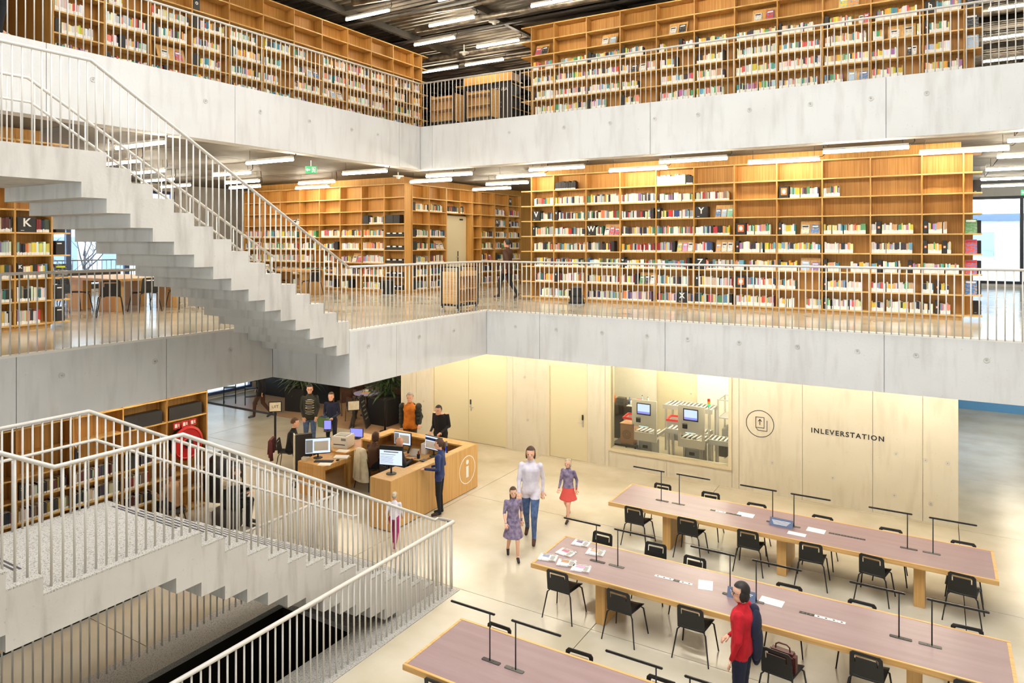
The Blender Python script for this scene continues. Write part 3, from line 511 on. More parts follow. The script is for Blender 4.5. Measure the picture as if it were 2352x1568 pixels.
for r, c in enumerate(['|bk2-68|||bw0-78 bk80-98||||||',
  'b10-98|b0-97|b0-99|b0-99|b0-99|b0-92||m*3-26 bf28-94|bf0-37||',
  'mV0-38 b40-98|mv0-11 b12-96|b2-99|b2-86 m-87-95|mw0-10 b11-99|mY0-34 ddlf52-98|||||',
  'mv2-14 b16-98|b0-97|mW0-27 b28-50 dabb52-98|b2-99|b0-99|b0-90|m*2-27 b29-86|m*1-9 b10-42 dhd52-97|b1-92|b0-10 m*11-20 b22-86|m*1-13 b14-62',
  'b8-97|b0-99|b0-72 m-73-84|b2-99|b0-42 m-43-50 dcja54-98|b0-48 dgha53-98|m*2-10 b11-68 b73-99|b0-98|bw3-34 b35-66|b0-30 b31-86|m*1-12 b13-48 m*50-61 b62-72',
  'b10-98|b0-97|b1-99|mw0-10 b11-99|b1-80 m-81-90|mZ0-28 b29-99|b0-22 b36-99|b0-45 dli52-97|m*1-9 b10-35 b60-99|b0-12 m*13-22 b24-60 m*74-83 b84-99|b1-92',
  'b14-98|mv0-9 b10-95|b0-99|b0-40 m-41-48 dkea52-98|b0-84|mz1-10 b11-98|m*2-27 b29-99|b0-42|m*1-9 b10-84|b0-85|b0-27 m*33-43 b44-66',
  'b34-97|b0-58|b3-98|b0-88|b0-52 mX57-82 b85-99|b0-97|b3-95|b3-38 b64-99|m*1-8 b9-84|b0-26 b31-99|b0-12 b14-27 m*31-42 b44-70']):
    if r == 0: fill(mb_, r, c, 'f', .03, 1.0)
    else: fill(mb_, r, c, fp, fl_)
for r, c in [(3, 'k'), (4, 'b'), (5, 'b'), (6, 'd')]:     # comics shown on the end shelves
    z = mb_.boards[r+1]+BT; bk = thing('comic_album', '%s comic album, end shelf, %s shelf down, middle-floor long bookcase' % (COVER[ord(c)-97][1], ordn(r)), 'book', mb_.W(.495, .06, z), 0, 'comic albums on the end shelves')
    obj('cover', MB().prism([(0, 0), (.012, 0), (.07, .29), (.058, .29)], 0, 0, .21), 'cover_%d' % (ord(c)-97), bk); cube('title_band', (.02, .035, .235), (.19, .047, .27), 'red' if c == 'b' else 'paper', bk)
for r in (1, 3, 4, 5, 6, 7):
    z = mb_.boards[r+1]+BT; t = thing('divider_box', 'plain black box on the far end shelf, %s shelf down, middle-floor long bookcase' % ordn(r), 'divider box', mb_.W(.645, .34, z), 0, 'black shelf divider boxes'); bbox('box', (0, 0, 0), (.14, .22, .27), 'black_box', t, .004); cube('caption', (.02, -.002, .03), (.06, 0, .036), 'white', t)
# upper floor, back
ZUB = [round(2.89-.41*k, 3) for k in range(8)]
UX = [-9.6, -8.90, -7.93, -6.98, -6.01, -5.05, -4.09, -3.13, -2.17, -1.21, -.24, .48]
ub = Case('long oak bookcase along the back of the upper floor', 'upper-floor back bookcase', (0, 17.0, ZU), 0, UX, ZUB, caps=(True, True))
for r, c in enumerate(['||||||||||',
  'dbe10-70||dal42-90||dae30-80||dab40-98||dcg32-76||',
  'b5-30 b60-99|b20-99|m-2-12 b13-98|m-2-12 b13-64|b5-20 m-60-70 b72-99|m-2-8 b9-80|b3-98|m-2-8 b9-80|m-2-12 b14-62 sab75-98|b8-90|mh2-30 b32-96',
  'b3-98|b3-98|b0-98|b0-20 sea25-72 b76-98|b8-48 m-49-55|b4-70 m-71-76|b4-98|b2-98|b3-92|b2-24 dah32-88 b90-99|m*2-12 b14-66',
  'b12-98|b2-98|b2-98|b4-50|b12-98|b4-76|b2-98|b2-98|b2-98|b0-50 sea70-90|b2-70',
  'b14-98|b3-98|m-2-9 b10-55|m-2-10 b11-52|b8-98|b3-74|b3-98|b2-90|b2-42 dld50-98|b0-62|b2-98',
  'b14-98|b0-60|m-2-9 b10-48 sae50-98|b3-28 b30-80|b4-24 sfl40-90|b4-76|b4-98|m-2-9 b10-80|m-2-10 b11-58 m-60-70 b72-98|b3-66|m*2-12 b14-96']): fill(ub, r, c, 'p', .075)
for r, c in [(2, 'e'), (3, 'e'), (4, 'l')]:
    z = ub.boards[r+1]+BT; bk = thing('comic_album', '%s comic album, end shelf, %s shelf down, upper-floor back bookcase' % (COVER[ord(c)-97][1], ordn(r)), 'book', ub.W(.51, .06, z), 0, 'comic albums on the end shelves')
    obj('cover', MB().prism([(0, 0), (.012, 0), (.07, .29), (.058, .29)], 0, 0, .22), 'cover_%d' % (ord(c)-97), bk); cube('title_band', (.02, .035, .235), (.19, .047, .27), 'paper', bk)
# upper floor, left (front faces +X)
UY = [6.85, 7.79, 8.745, 9.71, 10.665, 11.63, 12.59, 13.55, 14.51, 15.47, 16.43, 17.385, 17.81]
ul = Case('tall oak bookcase slanting down the left side of the upper floor', 'upper-floor left bookcase', (-14.06, 0, ZU), math.pi/2, UY, ZUB, caps=(False, True))
for r, c in enumerate(['|||||||||||', '|||mo2-20||||||||', 'b3-90|b10-40|b3-40 b45-95|m-3-20 b22-90|b2-80|b5-90|b5-40|b5-45 b55-95|b4-40 b50-95|b4-60|b5-30 b55-90|b2-90',
  'b2-60|b5-95|m-2-15 b20-90|b3-80|m-2-10 b12-95|b4-60|b2-40 dld50-98|b3-40 b50-95|b3-80|b5-25 dha30-95|b3-60 m-62-70|b2-90',
  'm-2-14 b16-80|b4-30 m-32-45 b46-95|dab20-90|m-2-20 b22-80|b4-95|b3-50|b2-95|b2-30 dla34-90|b3-95|b4-60|b3-95|b2-90',
  'b4-70|m-2-12 b14-95|b3-30 m-32-44 b46-70|b3-80|m-2-12 b14-95|b3-90|b3-50|b4-60|b3-80|m-2-10 b11-70|b4-95|b2-95',
  'b5-40|b3-30|m-2-14 b16-60|b3-40|b3-70|b4-50|b4-80|b3-80|b4-60|b5-60|b4-50|b2-95']): fill(ul, r, c, 'p', .07)
# middle floor, left corner block: one face towards the atrium stair, one towards the back bookcase
NX = [-21.6, -20.64, -19.69, -18.73, -17.78, -16.83, -15.88, -14.93, -14.10]
nx = Case('oak bookcase with empty top shelves left of the beige door, middle floor', 'stair-corner bookcase', (0, 17.0, ZM), 0, NX, ZB, caps=(False, False))
for r, c in enumerate(['|||||||', '|||||||', '||sea55-95||||m-3-28 b30-95|m-3-42 m-43-75', 'b3-95|b3-95|b3-80|b40-80|b5-96|b3-96|b5-96|', 'b3-95|b3-95|b3-90|b5-80|b5-70 m-72-90|b3-88|b2-98|', 'b3-95|b3-95|b3-80|b5-50|b20-60|b3-45 dhb50-96|b2-96|', 'b3-95|b3-90|b3-80|b5-80|b5-80|b3-90|b2-96|', 'b3-95|b3-90|b3-80|b5-80|b5-60 m-62-74|b3-35 m-36-50|b2-80 m-82-94|']): fill(nx, r, c, 'p', .04)
for r in (3, 4, 5, 6, 7):
    t = thing('card_tray', 'black tray of white cards, %s shelf down, stair-corner bookcase' % ordn(r), 'tray', nx.W(-14.9, .03, ZB[r+1]+BT), 0, 'black card trays'); obj('tray', MB().prism([(0, 0), (.24, 0), (.24, .14), (0, .08)], 0, 0, .74), 'black_box', t)
    for i in range(3): cube('card', (.05+.24*i, .01, .09), (.18+.24*i, .014, .13), 'paper', t)
NY = [17.34, 18.21, 19.12]
ny1 = Case('oak bookcase turning the corner just left of the beige door', 'door-side bookcase', (-14.06, 0, ZM), math.pi/2, NY, ZB, caps=(False, False))
for r, c in enumerate(['|', 'm-2-20 b22-98|b3-80', '|', 'm-3-22 b24-96|b3-96', 'm-3-26 b28-96|b3-40 dha45-96', 'm-3-22 b24-96|b3-90', 'm-3-22 b24-90|b3-90', 'm-3-30 b32-96|b3-90']): fill(ny1, r, c, 'f', .035)
NY2 = [20.70, 21.24, 22.17, 23.13, 24.08]
ny2 = Case('oak bookcase receding past the beige door with letters N, O and P', 'far N-O-P bookcase', (-14.06, 0, ZM), math.pi/2, NY2, ZB, caps=(False, False))
for r, c in enumerate(['|||mN4-26', '||b5-80|b5-90', '||mN3-30 b32-80|mN3-20 b22-90', '|b3-90|b3-90|b3-90', '|b3-90|b3-50 sk55-90|b3-90', '|b3-50 sb55-96|m-3-20 b22-90|mO3-30 b32-98', '|b3-90|b3-90|b3-90', '|b3-90|b3-90|b3-90']): fill(ny2, r, c, 'f', .035)
pd = Case('narrow oak overdoor shelf above the beige door', 'overdoor shelf', (-14.06, 0, ZM), math.pi/2, [19.15, 19.92, 20.67], ZB[:3], plinth=False)
fill(pd, 1, 'b3-95|b3-35', 'd', .035)
for e in (19.14, 20.68): cube('door_cheek', (-14.36, e-.02, ZM), (-14.06, e+.02, ZM+2.56), 'oak', None).parent = None
for o in [o for o in COL.objects if o.name.startswith('door_cheek')]: tag(o, 'oak cheek panel %s of the beige middle-floor door' % ('on the near side' if o.location.y < 20 else 'on the far side'), 'panel', 'oak door cheeks')
d4 = thing('door_4', 'beige flush door set into the oak bookcases of the middle floor', 'door', (-14.3, 19.92, ZM), 0, None, 'structure')
cube('door_leaf', (-.05, -.72, 0), (.0, .3, 2.52), 'door_paint', d4); cube('side_panel', (-.05, .31, 0), (-.01, .72, 2.52), 'door_paint', d4); cube('lock_plate', (0, .18, .92), (.012, .22, 1.3), 'black', d4); obj('door_handle', MB().tube([(.0, .2, 1.1), (.05, .2, 1.1), (.05, .06, 1.1)], .01, 8), 'steel', d4); cube('number_plate', (0, .3, 2.38), (.008, .5, 2.43), 'black', d4)
# K bookcase, middle floor left
KY = [3.34, 4.3, 5.26, 6.217, 6.83]
kk = Case('oak bookcase with a letter K box at the left edge of the middle floor', 'K bookcase', (-14.06, 0, ZM), math.pi/2, KY, ZB, caps=(False, True))
for r, c in [(2, '|||'), (3, '||b60-98|mK4-58 bd60-98'), (4, '||b60-98|b3-98'), (5, '||bd40-98|mK4-20 b22-92'), (6, '||b40-98|b4-50 b52-88'), (7, '||b50-98|b4-70')]: fill(kk, r, c, 'd' if r == 3 else 'f', .045, 1.1)
for r, n in [(3, 'box'), (4, 'box'), (5, 'flat'), (6, 'box'), (7, 'box')]:
    z = kk.boards[r+1]+BT; p = kk.W(6.88, .05, z)
    if n == 'box': t = thing('divider_box', 'plain black box on the end shelf, %s shelf down, K bookcase' % ordn(r), 'divider box', p, math.pi/2, 'black shelf divider boxes'); bbox('box', (.04, 0, 0), (.2, .22, .26), 'black_box', t, .004); cube('caption', (.06, -.002, .2), (.14, 0, .22), 'paper', t)
    else: bk = thing('facing_book', 'black face-out book on the end shelf of the K bookcase', 'book', p, math.pi/2, 'books displayed face-out'); obj('cover', MB().prism([(0, 0), (.014, 0), (.08, .24), (.066, .24)], 0, .03, .26), 'cover_4', bk); cube('title_band', (.06, .03, .17), (.22, .046, .2), 'lime', bk)
# ground floor, left
GZ = [3.0, 2.55, 2.06, 1.66, 1.26, .86, .46, .06]
GY = [3.35, 4.32, 5.28, 6.24, 7.204, 8.166, 9.114, 10.075]
gl = Case('ground floor oak bookcase behind the lower stair, with fire hose bay', 'ground-floor bookcase', (-14.06, 0, 0), math.pi/2, GY, GZ, skip=[(6, 3), (6, 4)])
cube('back_panel', (9.13, .28, .06), (10.06, .3, 3.0), 'oak_back', gl.t)
for r, c in [(1, '|||||m-2-92|m-4-90'), (2, '||||m-2-8 b5-12||'), (3, '|b3-60|m-3-14 b15-50|mz3-14 b15-90|b3-90|m-2-30 b32-70|'), (4, '|b3-80|m*3-14 b15-95|b3-95|b3-96|b3-60|'), (5, '|b3-80|m*3-20 b22-80|m*3-14 b15-60 b62-98|m-3-40 b42-98|b3-70|'), (6, '|b3-80|m*3-14 b15-95|b3-95|m-3-30 b32-95|b3-60|')]: fill(gl, r, c, 'd', .03)
# ------ books: the 300 that show largest are single objects, all the others one mass
def seen(bk):
    cs, x, y, z, w, h, d = bk[:7]; p = cs.W(x+w/2, y, z+h*.6); u, v, dep = px(p)
    if not (5 < u < 2347 and 5 < v < 1563): return 0
    if cs in (ub, ul):
        line = 290.8-.103*(u-965) if u > 965 else 290.8+.2207*(u-965)
        if v > line-8: return 0
    if cs is gl and u < 470 and v > 1150: return 0
    cosv = abs((cs.M.to_3x3() @ Vector((0, 1, 0))).dot(Vector((p.x, p.y, 0)).normalized()))
    return w*h/dep**2*cosv
order = sorted(range(len(BOOKS)), key=lambda i: -seen(BOOKS[i])); single = set(order[:300])
def bookverts(w, h, d, lab):
    z1, z2 = h*.03, h*.03+lab
    v = [(0, 0, 0), (w, 0, 0), (w, 0, z2), (0, 0, z2), (w, 0, h), (0, 0, h), (w, d, 0), (w, d, h), (0, d, 0), (0, d, h)]
    return v, [(0, 1, 2, 3), (3, 2, 4, 5), (1, 6, 7, 4, 2), (8, 0, 3, 5, 9), (5, 4, 7, 9), (6, 8, 9, 7), (0, 8, 6, 1)]
mv, mf, mc = [], [], []; WL = lin((240, 238, 232)); PG = lin((226, 218, 200)); SM = {}
for i, bk in enumerate(BOOKS):
    cs, x, y, z, w, h, d, c, lab, tilt, row, bay, n = bk; lc = lin(c)
    if i in single:
        key = round(lab, 2)
        if key not in SM:
            v, f = bookverts(1, 1, 1, key/.21); me = bpy.data.meshes.new('book'); me.from_pydata(v, [], f); me.materials.append(MATS['book_print']); a = me.color_attributes.new('Col', 'FLOAT_COLOR', 'CORNER'); k = 0
            for p in me.polygons:
                for _ in p.loop_indices: a.data[k].color = WL+(1,) if p.index == 0 else (PG+(1,) if p.index == 4 else (0, 0, 0, 0)); k += 1
            SM[key] = me
        o = link('book', SM[key], None, cs.W(x, y, z), cs.rot, (w, d, h)); o.color = lc+(1,)
        tag(o, '%s %s book, %s from the left, %s shelf down, %s bay, %s' % ('thick' if w > .03 else 'slim', cname(c), ordn(n), ordn(row), ordn(bay), cs.short), 'book', 'books on the shelves')
    else:
        v, f = bookverts(w, h, d, lab); b = len(mv)
        for p in v: mv.append(tuple(cs.W(x+p[0], y+p[1], z+p[2])))
        for j, q in enumerate(f):
            mf.append(tuple(b+k for k in q)); mc += [(WL if j == 0 else PG if j == 4 else lc)+(1,)]*len(q)
me = bpy.data.meshes.new('book_mass'); me.from_pydata(mv, [], mf); me.materials.append(MATS['book_mass']); a = me.color_attributes.new('Col', 'FLOAT_COLOR', 'CORNER'); a.data.foreach_set('color', np.array(mc, dtype=np.float32).ravel())
tag(link('shelved_books', me), 'all the smaller distant rows of colourful books filling the oak shelves', 'books', None, 'stuff')
print('books', len(BOOKS))
# ---------------------------------------------------------------- ceiling lamps
def make_lamp(m, zc):
    t = link('batten_lamp', None); obj('housing', MB().box((0, -.03, .03), (1.5, .03, .075)), 'white', t)
    obj('tube', MB().tube([(.0, 0, 0), (1.5, 0, 0)], .034, 10), m, t, smooth=True)
    obj('suspension', MB().tube([(.1, 0, .07), (.1, 0, zc)], .005, 6).tube([(1.4, 0, .07), (1.4, 0, zc)], .005, 6), 'darkgrey', t); obj('cable', MB().tube([(1.5, 0, .05), (1.56, 0, .06), (1.6, 0, .1), (1.58, 0, zc)], .008, 6), 'black', t, smooth=True); return t
def lamps(spots, z, m, zc, desc, group):
    first = make_lamp(m, zc); n = 0
    for k, (x, y) in enumerate(spots):
        o = first if k == 0 else copytree(first); o.location = (x, y, z)
        u = px((x+.75, y, z)); tag(o, desc(k, x, y), 'ceiling lamp', group)
ML = [(-13.48, 7.7), (-16.6, 9.15), (-18.1, 10.7), (-13.5, 10.7), (-16.7, 12.15), (-20.1, 12.25), (-21.6, 13.8), (-18.5, 13.9), (-13.4, 13.65), (-20.1, 15.25), (-16.77, 15.2), (-11.96, 15.35), (-8.72, 15.35), (-5.35, 15.35), (-1.95, 15.35), (1.09, 15.35), (4.2, 15.35), (-18.34, 16.5), (-13.48, 16.53), (-10.44, 16.56), (-7.09, 16.58), (-3.68, 16.58), (-.3, 16.58), (2.8, 16.58), (-12.03, 18.45), (-13.57, 19.98), (1.1, 18.1), (1.05, 21.1), (1.08, 24.3), (1.1, 27.2), (4.3, 19.6), (4.3, 22.6), (4.3, 25.8), (-12, 21.6), (-12, 25), (-20.1, 7.7), (-13.5, 4.5)]
rows = sorted({round(y) for x, y in ML})
def mdesc(k, x, y):
    if x > 1: return 'glowing batten lamp, %s back, in the lane beyond the comics shelf%s' % (ordn(sum(1 for a, b in ML if (a > 4) == (x > 4) and 1 < a and b < y)), '' if x < 4 else ', outer row')
    if y > 17.5: return 'glowing batten lamp %s along the passage beside the beige door' % ordn(sum(1 for a, b in ML if a < -11 and 17.5 < b < y))
    if y > 15 and x > -12.5: return 'glowing batten lamp, %s from left, %s row before the long bookcase' % (ordn(sum(1 for a, b in ML if 15 < b < 17.5 and -12.5 < a < x and (b > 16) == (y > 16))), 'inner' if y > 16 else 'outer')
    return 'glowing batten lamp, %s from the stair, over the middle-floor reading area' % ordn(sorted([q for q in ML if q[0] < -12.5 and q[1] < 17.5], key=lambda q: (-q[0], q[1])).index((x, y)))
lamps(ML, 7.72, 'tube', .28, mdesc, 'middle floor batten lamps')
UL = [(-13.71, 14.09), (-12.12, 15.69), (-13.68, 16.97), (-12.18, 18.15), (-13.74, 19.79), (-15.6, 19.83), (-10.64, 14.15), (-8.88, 15.73), (1.16, 22.07), (1.17, 25.2), (1.34, 28.3), (1.2, 19), (-5.6, 15.73), (-2.3, 15.73), (1, 15.73), (4.2, 15.73), (-13.2, 11), (-13.2, 8), (-13.2, 5), (-12.1, 22.5), (-7.3, 14.3), (-4.0, 14.3), (-.7, 14.3)]
udesc = lambda k, x, y: 'glowing batten lamp under the roof deck, %s from left, %s from front' % (ordn(sorted(UL).index((x, y))), ordn(sorted(UL, key=lambda q: (q[1], q[0])).index((x, y))))
lamps(UL, 11.95, 'tube_up', .2, udesc, 'upper floor batten lamps')
GL = [(x, 15.95) for x in (-14.3, -12.0, -9.9, -7.6, -5.4, -3.2, -1.0, 1.2)]+[(x, 15.4) for x in (-12.4, -8.6, -4.8, -1)]+[(-13.9, 12.4), (-14.0, 10.5), (-13.95, 8.2), (-16.5, 13), (-16.5, 16), (-20, 15), (-20, 11), (-18, 18.5), (1.8, 19), (1.8, 23), (4.5, 21), (-16.5, 10.5), (-7.4, 18.4), (-5.6, 18.4), (-7.4, 19.3), (-5.6, 19.3), (-7.4, 20.2), (-5.6, 20.2), (-7.4, 17.62), (-5.6, 17.62), (1.8, 26), (4.8, 27), (1.8, 29)]  # all unseen; sorting room and far right have extra lamps added as fill
lamps(GL, 3.12, 'tube_ground', .18, lambda k, x, y: 'unseen glowing batten lamp on the ground floor ceiling, %s from left, %s from front' % (ordn(sorted(GL).index((x, y))), ordn(sorted(GL, key=lambda q: (q[1], q[0])).index((x, y)))), 'ground floor batten lamps')
def exit_sign(label, loc, rot):
    t = thing('exit_sign', label, 'sign', loc, rot, 'green exit signs'); t.scale = (.75, .75, .75); pn = cube('panel', (-.17, -.012, -.11), (.17, .012, .11), 'green', t); cube('bracket', (-.01, -.01, .11), (.01, .01, .28), 'white', t)
    m = MB(); m.prism([(-.15, 0), (-.10, .05), (-.10, .02), (-.02, .02), (-.02, -.02), (-.10, -.02), (-.10, -.05)], 1, -.016, -.012); sub(pn, obj('arrow', m, 'white', t))
    m = MB(); m.box((.03, -.016, -.08), (.045, -.012, .08)).box((.13, -.016, -.08), (.145, -.012, .08)).box((.03, -.016, .07), (.145, -.012, .08)); m.prism([(.075, .055), (.1, .055), (.105, .01), (.125, -.01), (.12, -.02), (.1, -.005), (.105, -.035), (.125, -.07), (.11, -.075), (.085, -.035), (.06, -.07), (.05, -.06), (.075, -.02), (.07, .02), (.055, 0), (.047, .008)], 1, -.016, -.012); sub(pn, obj('running_figure', m, 'white', t))
exit_sign('small green exit sign with arrow hanging over the reading area', (-12.08, 11.3, 7.55), TH); exit_sign('small green exit sign hanging before the far glazing', (2.4, 27.5, 7.5), TH)
for lab, loc in [('white dome access point under the middle floor ceiling', (-13.69, 16.22, 7.9)), ('white dome detector hanging from the roof deck', (-10.6, 16.66, 12.1)), ('small white camera dome under the roof deck', (-12.76, 18.29, 11.9))]:
    t = thing('ceiling_dome', lab, 'detector', loc); obj('dome', MB().lathe([(.005, -.1), (.05, -.09), (.07, -.03), (.16, -.02), (.16, .0), (.02, .005)], 16), 'white', t, smooth=True); cube('stem', (-.012, -.012, 0), (.012, .012, .25), 'white', t)
# ---------------------------------------------------------------- reading tables, lamps, chairs
TY = {1: 13.03, 2: 9.893, 3: 6.71}; TW = 1.255; TX0, TX1 = -5.6, .82
TN = {1: 'far', 2: 'middle', 3: 'near'}
for n, y in TY.items():
    t = thing('reading_table', 'long oak reading table with mauve-grey top, the %s one of three' % {1: 'farthest', 2: 'middle', 3: 'nearest'}[n], 'table', (0, y, 0), 0, 'long reading tables')
    e = .045; bbox('edge_band', (TX0, 0, .68), (TX1, e, .752), 'oak_table', t, .004); bbox('edge_band', (TX0, TW-e, .68), (TX1, TW, .752), 'oak_table', t, .004); bbox('edge_band', (TX0, e, .68), (TX0+e, TW-e, .752), 'oak_table', t, .004); bbox('edge_band', (TX1-e, e, .68), (TX1, TW-e, .752), 'oak_table', t, .004)
    cube('top_inlay', (TX0+e, e, .69), (TX1-e, TW-e, .751), 'lino', t)
    for x in (-4.46, -2.36, -.24): bbox('leg', (x-.08, .17, 0), (x+.08, 1.09, .685), 'oak_desk', t, .004)
    # lamps in mirrored pairs
    for i, (x, s) in enumerate([(-4.72, -1), (-4.35, 1), (-2.59, -1), (-2.22, 1), (-.42, -1), (-.05, 1)]):
        l = thing('reading_lamp', 'slim black T-shaped reading lamp, %s from the left on the %s table' % (ordn(i), TN[n]), 'lamp', (x, y+.61, .752), 0, 'black reading lamps')
        obj('base_plate', MB().prism([(-.12-.02*s, -.03), (.12-.02*s, -.03), (.13-.02*s, -.02), (.13-.02*s, .02), (.12-.02*s, .03), (-.12-.02*s, .03), (-.13-.02*s, .02), (-.13-.02*s, -.02)], 2, 0, .006), 'darkgrey' if i % 2 else 'charcoal', l)
        obj('post', MB().tube([(0, 0, .004), (0, 0, .585)], .0085, 8), 'black_metal', l, smooth=True); xa, xb = (-.59, .075) if s < 0 else (-.06, .615); bbox('light_bar', (xa, -.016, .575), (xb, .016, .6), 'black_metal', l, .008); cube('switch', (-.05*s-.004, -.004, .006), (-.05*s+.004, .004, .009), 'black', l)
    for x, lay in ((-3.45, 'wwwbww' if n == 2 else 'bwwbbb'), (-1.35, 'bbwwww' if n == 2 else 'bbbbbb')):
        s = thing('socket_strip', 'flush power socket strip on the %s table, %s from the left' % (TN[n], 'first' if x < -2 else 'second'), 'socket', (x, y+.63, .752), 0, 'table socket strips')
        for i, c in enumerate(lay): sub(cube('socket', (-.29+.098*i, -.028, -.001), (-.197+.098*i, .028, .003), 'white' if c == 'w' else 'black', s), obj('socket_hole', MB().prism([(-.243+.098*i+.016*math.cos(q), .016*math.sin(q)) for q in np.linspace(0, 6.28, 11)[:-1]], 2, .003, .0038), 'black' if c == 'w' else 'darkgrey', s))
def make_chair():
    t = link('library_chair', None)
    # seat shell, gently dished; x across, y forward
    m = MB(); nx, ny = 7, 7; V = []
    for k in (0, 1):
        for j in range(ny):
            for i in range(nx):
                u = i/(nx-1)*2-1; v = j/(ny-1); V.append((u*(.195+.02*v), -.2+.43*v, .445+.018*u*u+.02*(1-v)**2-.03*max(0, v-.8)-k*.014))
    F = []
    for j in range(ny-1):
        for i in range(nx-1):
            a = j*nx+i; F.append((a, a+1, a+nx+1, a+nx)); b = a+nx*ny; F.append((b, b+nx, b+nx+1, b+1))
    for i in range(nx-1): F += [(i, i+nx*ny, i+1+nx*ny, i+1), ((ny-1)*nx+i, (ny-1)*nx+i+1, (ny-1)*nx+i+1+nx*ny, (ny-1)*nx+i+nx*ny)]
    for j in range(ny-1): F += [(j*nx, (j+1)*nx, (j+1)*nx+nx*ny, j*nx+nx*ny), (j*nx+nx-1, j*nx+nx-1+nx*ny, (j+1)*nx+nx-1+nx*ny, (j+1)*nx+nx-1)]
    obj('seat', m.add(V, F), 'black', t, smooth=True)
    # backrest: rounded frame with a U-shaped slot around its tab, leaning back
    lean = lambda z: -.205-.16*(z-.46)
    m = MB()
    def plate(pts):
        s0 = len(m.v); m.prism(pts, 1, 0, .014)
        for i in range(s0, len(m.v)): x, y, z = m.v[i]; m.v[i] = (x, lean(z)+y+.25*x*x, z)
    plate([(-.195, .44), (.195, .44), (.19, .645), (-.19, .645)]); w0, w1 = .185, .135
    plate([(-.19, .645), (-w1, .645), (-w1, .735), (-w1+.012, .748), (w1-.012, .748), (w1, .735), (w1, .645), (.19, .645), (w0, .76), (w0-.03, .79), (-w0+.03, .79), (-w0, .76)][::-1])
    plate([(-w1+.016, .645), (w1-.016, .645), (w1-.016, .718), (-w1+.016, .718)]); obj('backrest', m, 'black', t)
    for sx in (-1, 1):
        obj('leg', MB().tube([(sx*.1, -.12, .43), (sx*.17, -.16, .43), (sx*.2, -.185, .40), (sx*.262, -.25, .0)], .0095, 8), 'black_metal', t, smooth=True)
        obj('leg', MB().tube([(sx*.1, .14, .43), (sx*.18, .17, .43), (sx*.215, .2, .40), (sx*.265, .265, .0)], .0095, 8), 'black_metal', t, smooth=True)
    return t
ch0 = make_chair(); used = []
def chair(x, y, rot, label, z=0, group='black chairs at the reading tables'):
    o = ch0 if not used else copytree(ch0); used.append(o); o.location = (x, y, z); o.rotation_euler = (0, 0, rot); return tag(o, label, 'chair', group)
NEAR = {1: [(-5.03, 0), (-3.98, 0), (-2.88, 0), (-1.85, .05), (-.885, -.12), (.36, -.1)], 2: [(-5.07, 0), (-4.01, -.04), (-2.97, 0), None, (-.74, -.05), (.355, 0)], 3: [(-5.0, 0)]}
for n, l in NEAR.items():
    for i, q in enumerate(l):
        if q: chair(q[0], TY[n]-.10+.245 if not (n, i) == (2, 1) else TY[n]+.06, q[1], 'black shell chair, %s from the left on the near side of the %s table' % (ordn(i), TN[n]))
chair(-1.70, 9.54, -.12, 'black shell chair pulled out from the middle table, holding a leather bag')
FAR = {1: [(-4.98, .45), (-3.96, .46), (-3.02, .3), (-1.84, .28), (-.70, .28), (.39, .28)], 2: [(-5.06, .60), (-4.09, .66), (-3.38, .48), (-1.89, .28), (-.92, .28), (.36, .28)], 3: [(-5.02, .28), (-3.83, .28), (-2.77, .28)]}
for n, l in FAR.items():
    for i, (x, d) in enumerate(l): chair(x, TY[n]+TW-.245+d-.22, math.pi+RNG.uniform(-.05, .05), 'black shell chair, %s from the left on the far side of the %s table' % (ordn(i), TN[n]))
bg_ = thing('leather_bag', 'dark red-brown leather handbag standing on the pulled-out chair', 'bag', (-1.67, 9.52, .462), -.12)
bbox('bag_body', (-.17, -.13, 0), (.17, .03, .27), 'leather', bg_, .035); obj('bag_handle', MB().tube([(-.09, -.05, .26), (-.085, -.05, .32), (-.05, -.05, .345), (.05, -.05, .345), (.085, -.05, .32), (.09, -.05, .26)], .009, 8), 'leather', bg_, smooth=True); cube('flap', (-.15, -.137, .14), (.15, -.128, .24), 'leather', bg_)
mat('newsprint', (238, 234, 228), .8, (190, 170, 160), (9, 14, 1), 1.6, 3, lo=.52, hi=.6, obj=True)
PH = [('lilac', 'purple'), ('cover_1', 'red'), ('cover_6', 'orange'), ('cover_3', 'blue'), ('tan', 'brown'), ('cover_9', 'pink')]
for i, (x, y, r) in enumerate([(-5.22, 10.98, .1), (-5.28, 10.52, -.12), (-4.86, 10.78, .15), (-5.45, 10.2, .25), (-5.1, 10.18, .28), (-4.82, 10.13, .22)]):
    nw = thing('newspaper', 'folded newspaper with %s picture, %s in the pile at the end of the middle table' % (PH[i][1], ordn(i)), 'newspaper', (x, y, .752), r, 'newspapers on the middle table')
    for k in range(3): bbox('sheet', (-.15+.006*k, -.115+.004*k, .006*k), (.15-.004*k, .115, .006*k+.006), 'newsprint', nw, .002)
    sh_ = nw.children[-1] if False else [c for c in nw.children][2]
    sub(sh_, cube('photo', (-.09, -.01, .018), (.02+.02*(i % 3), .075, .0188), PH[i][0], nw), cube('headline', (-.12, .085, .018), (.12, .1, .0186), 'charcoal', nw), cube('column', (.05, -.09, .018), (.12, .06, .0186), 'grey', nw))
def notice(n, label, x, y, r, w=.21, h=.3, lines=3):
    p = thing('notice_sheet', label, 'paper', (x, TY[n]+y, .752), r, 'white notices on the tables'); cube('sheet', (-w/2, -h/2, 0), (w/2, h/2, .002), 'paper', p)
    for i in range(lines): cube('text_line', (-w*.32, -.03+.03*i, .002), (w*.32, -.026+.03*i, .0024), 'grey', p)
notice(2, 'white notice sheet left of the woman in red on the middle table', -2.98, .72, .25, .21, .3); notice(2, 'white notice sheet right of the woman in red on the middle table', -2.03, .72, -.05, .32, .2)
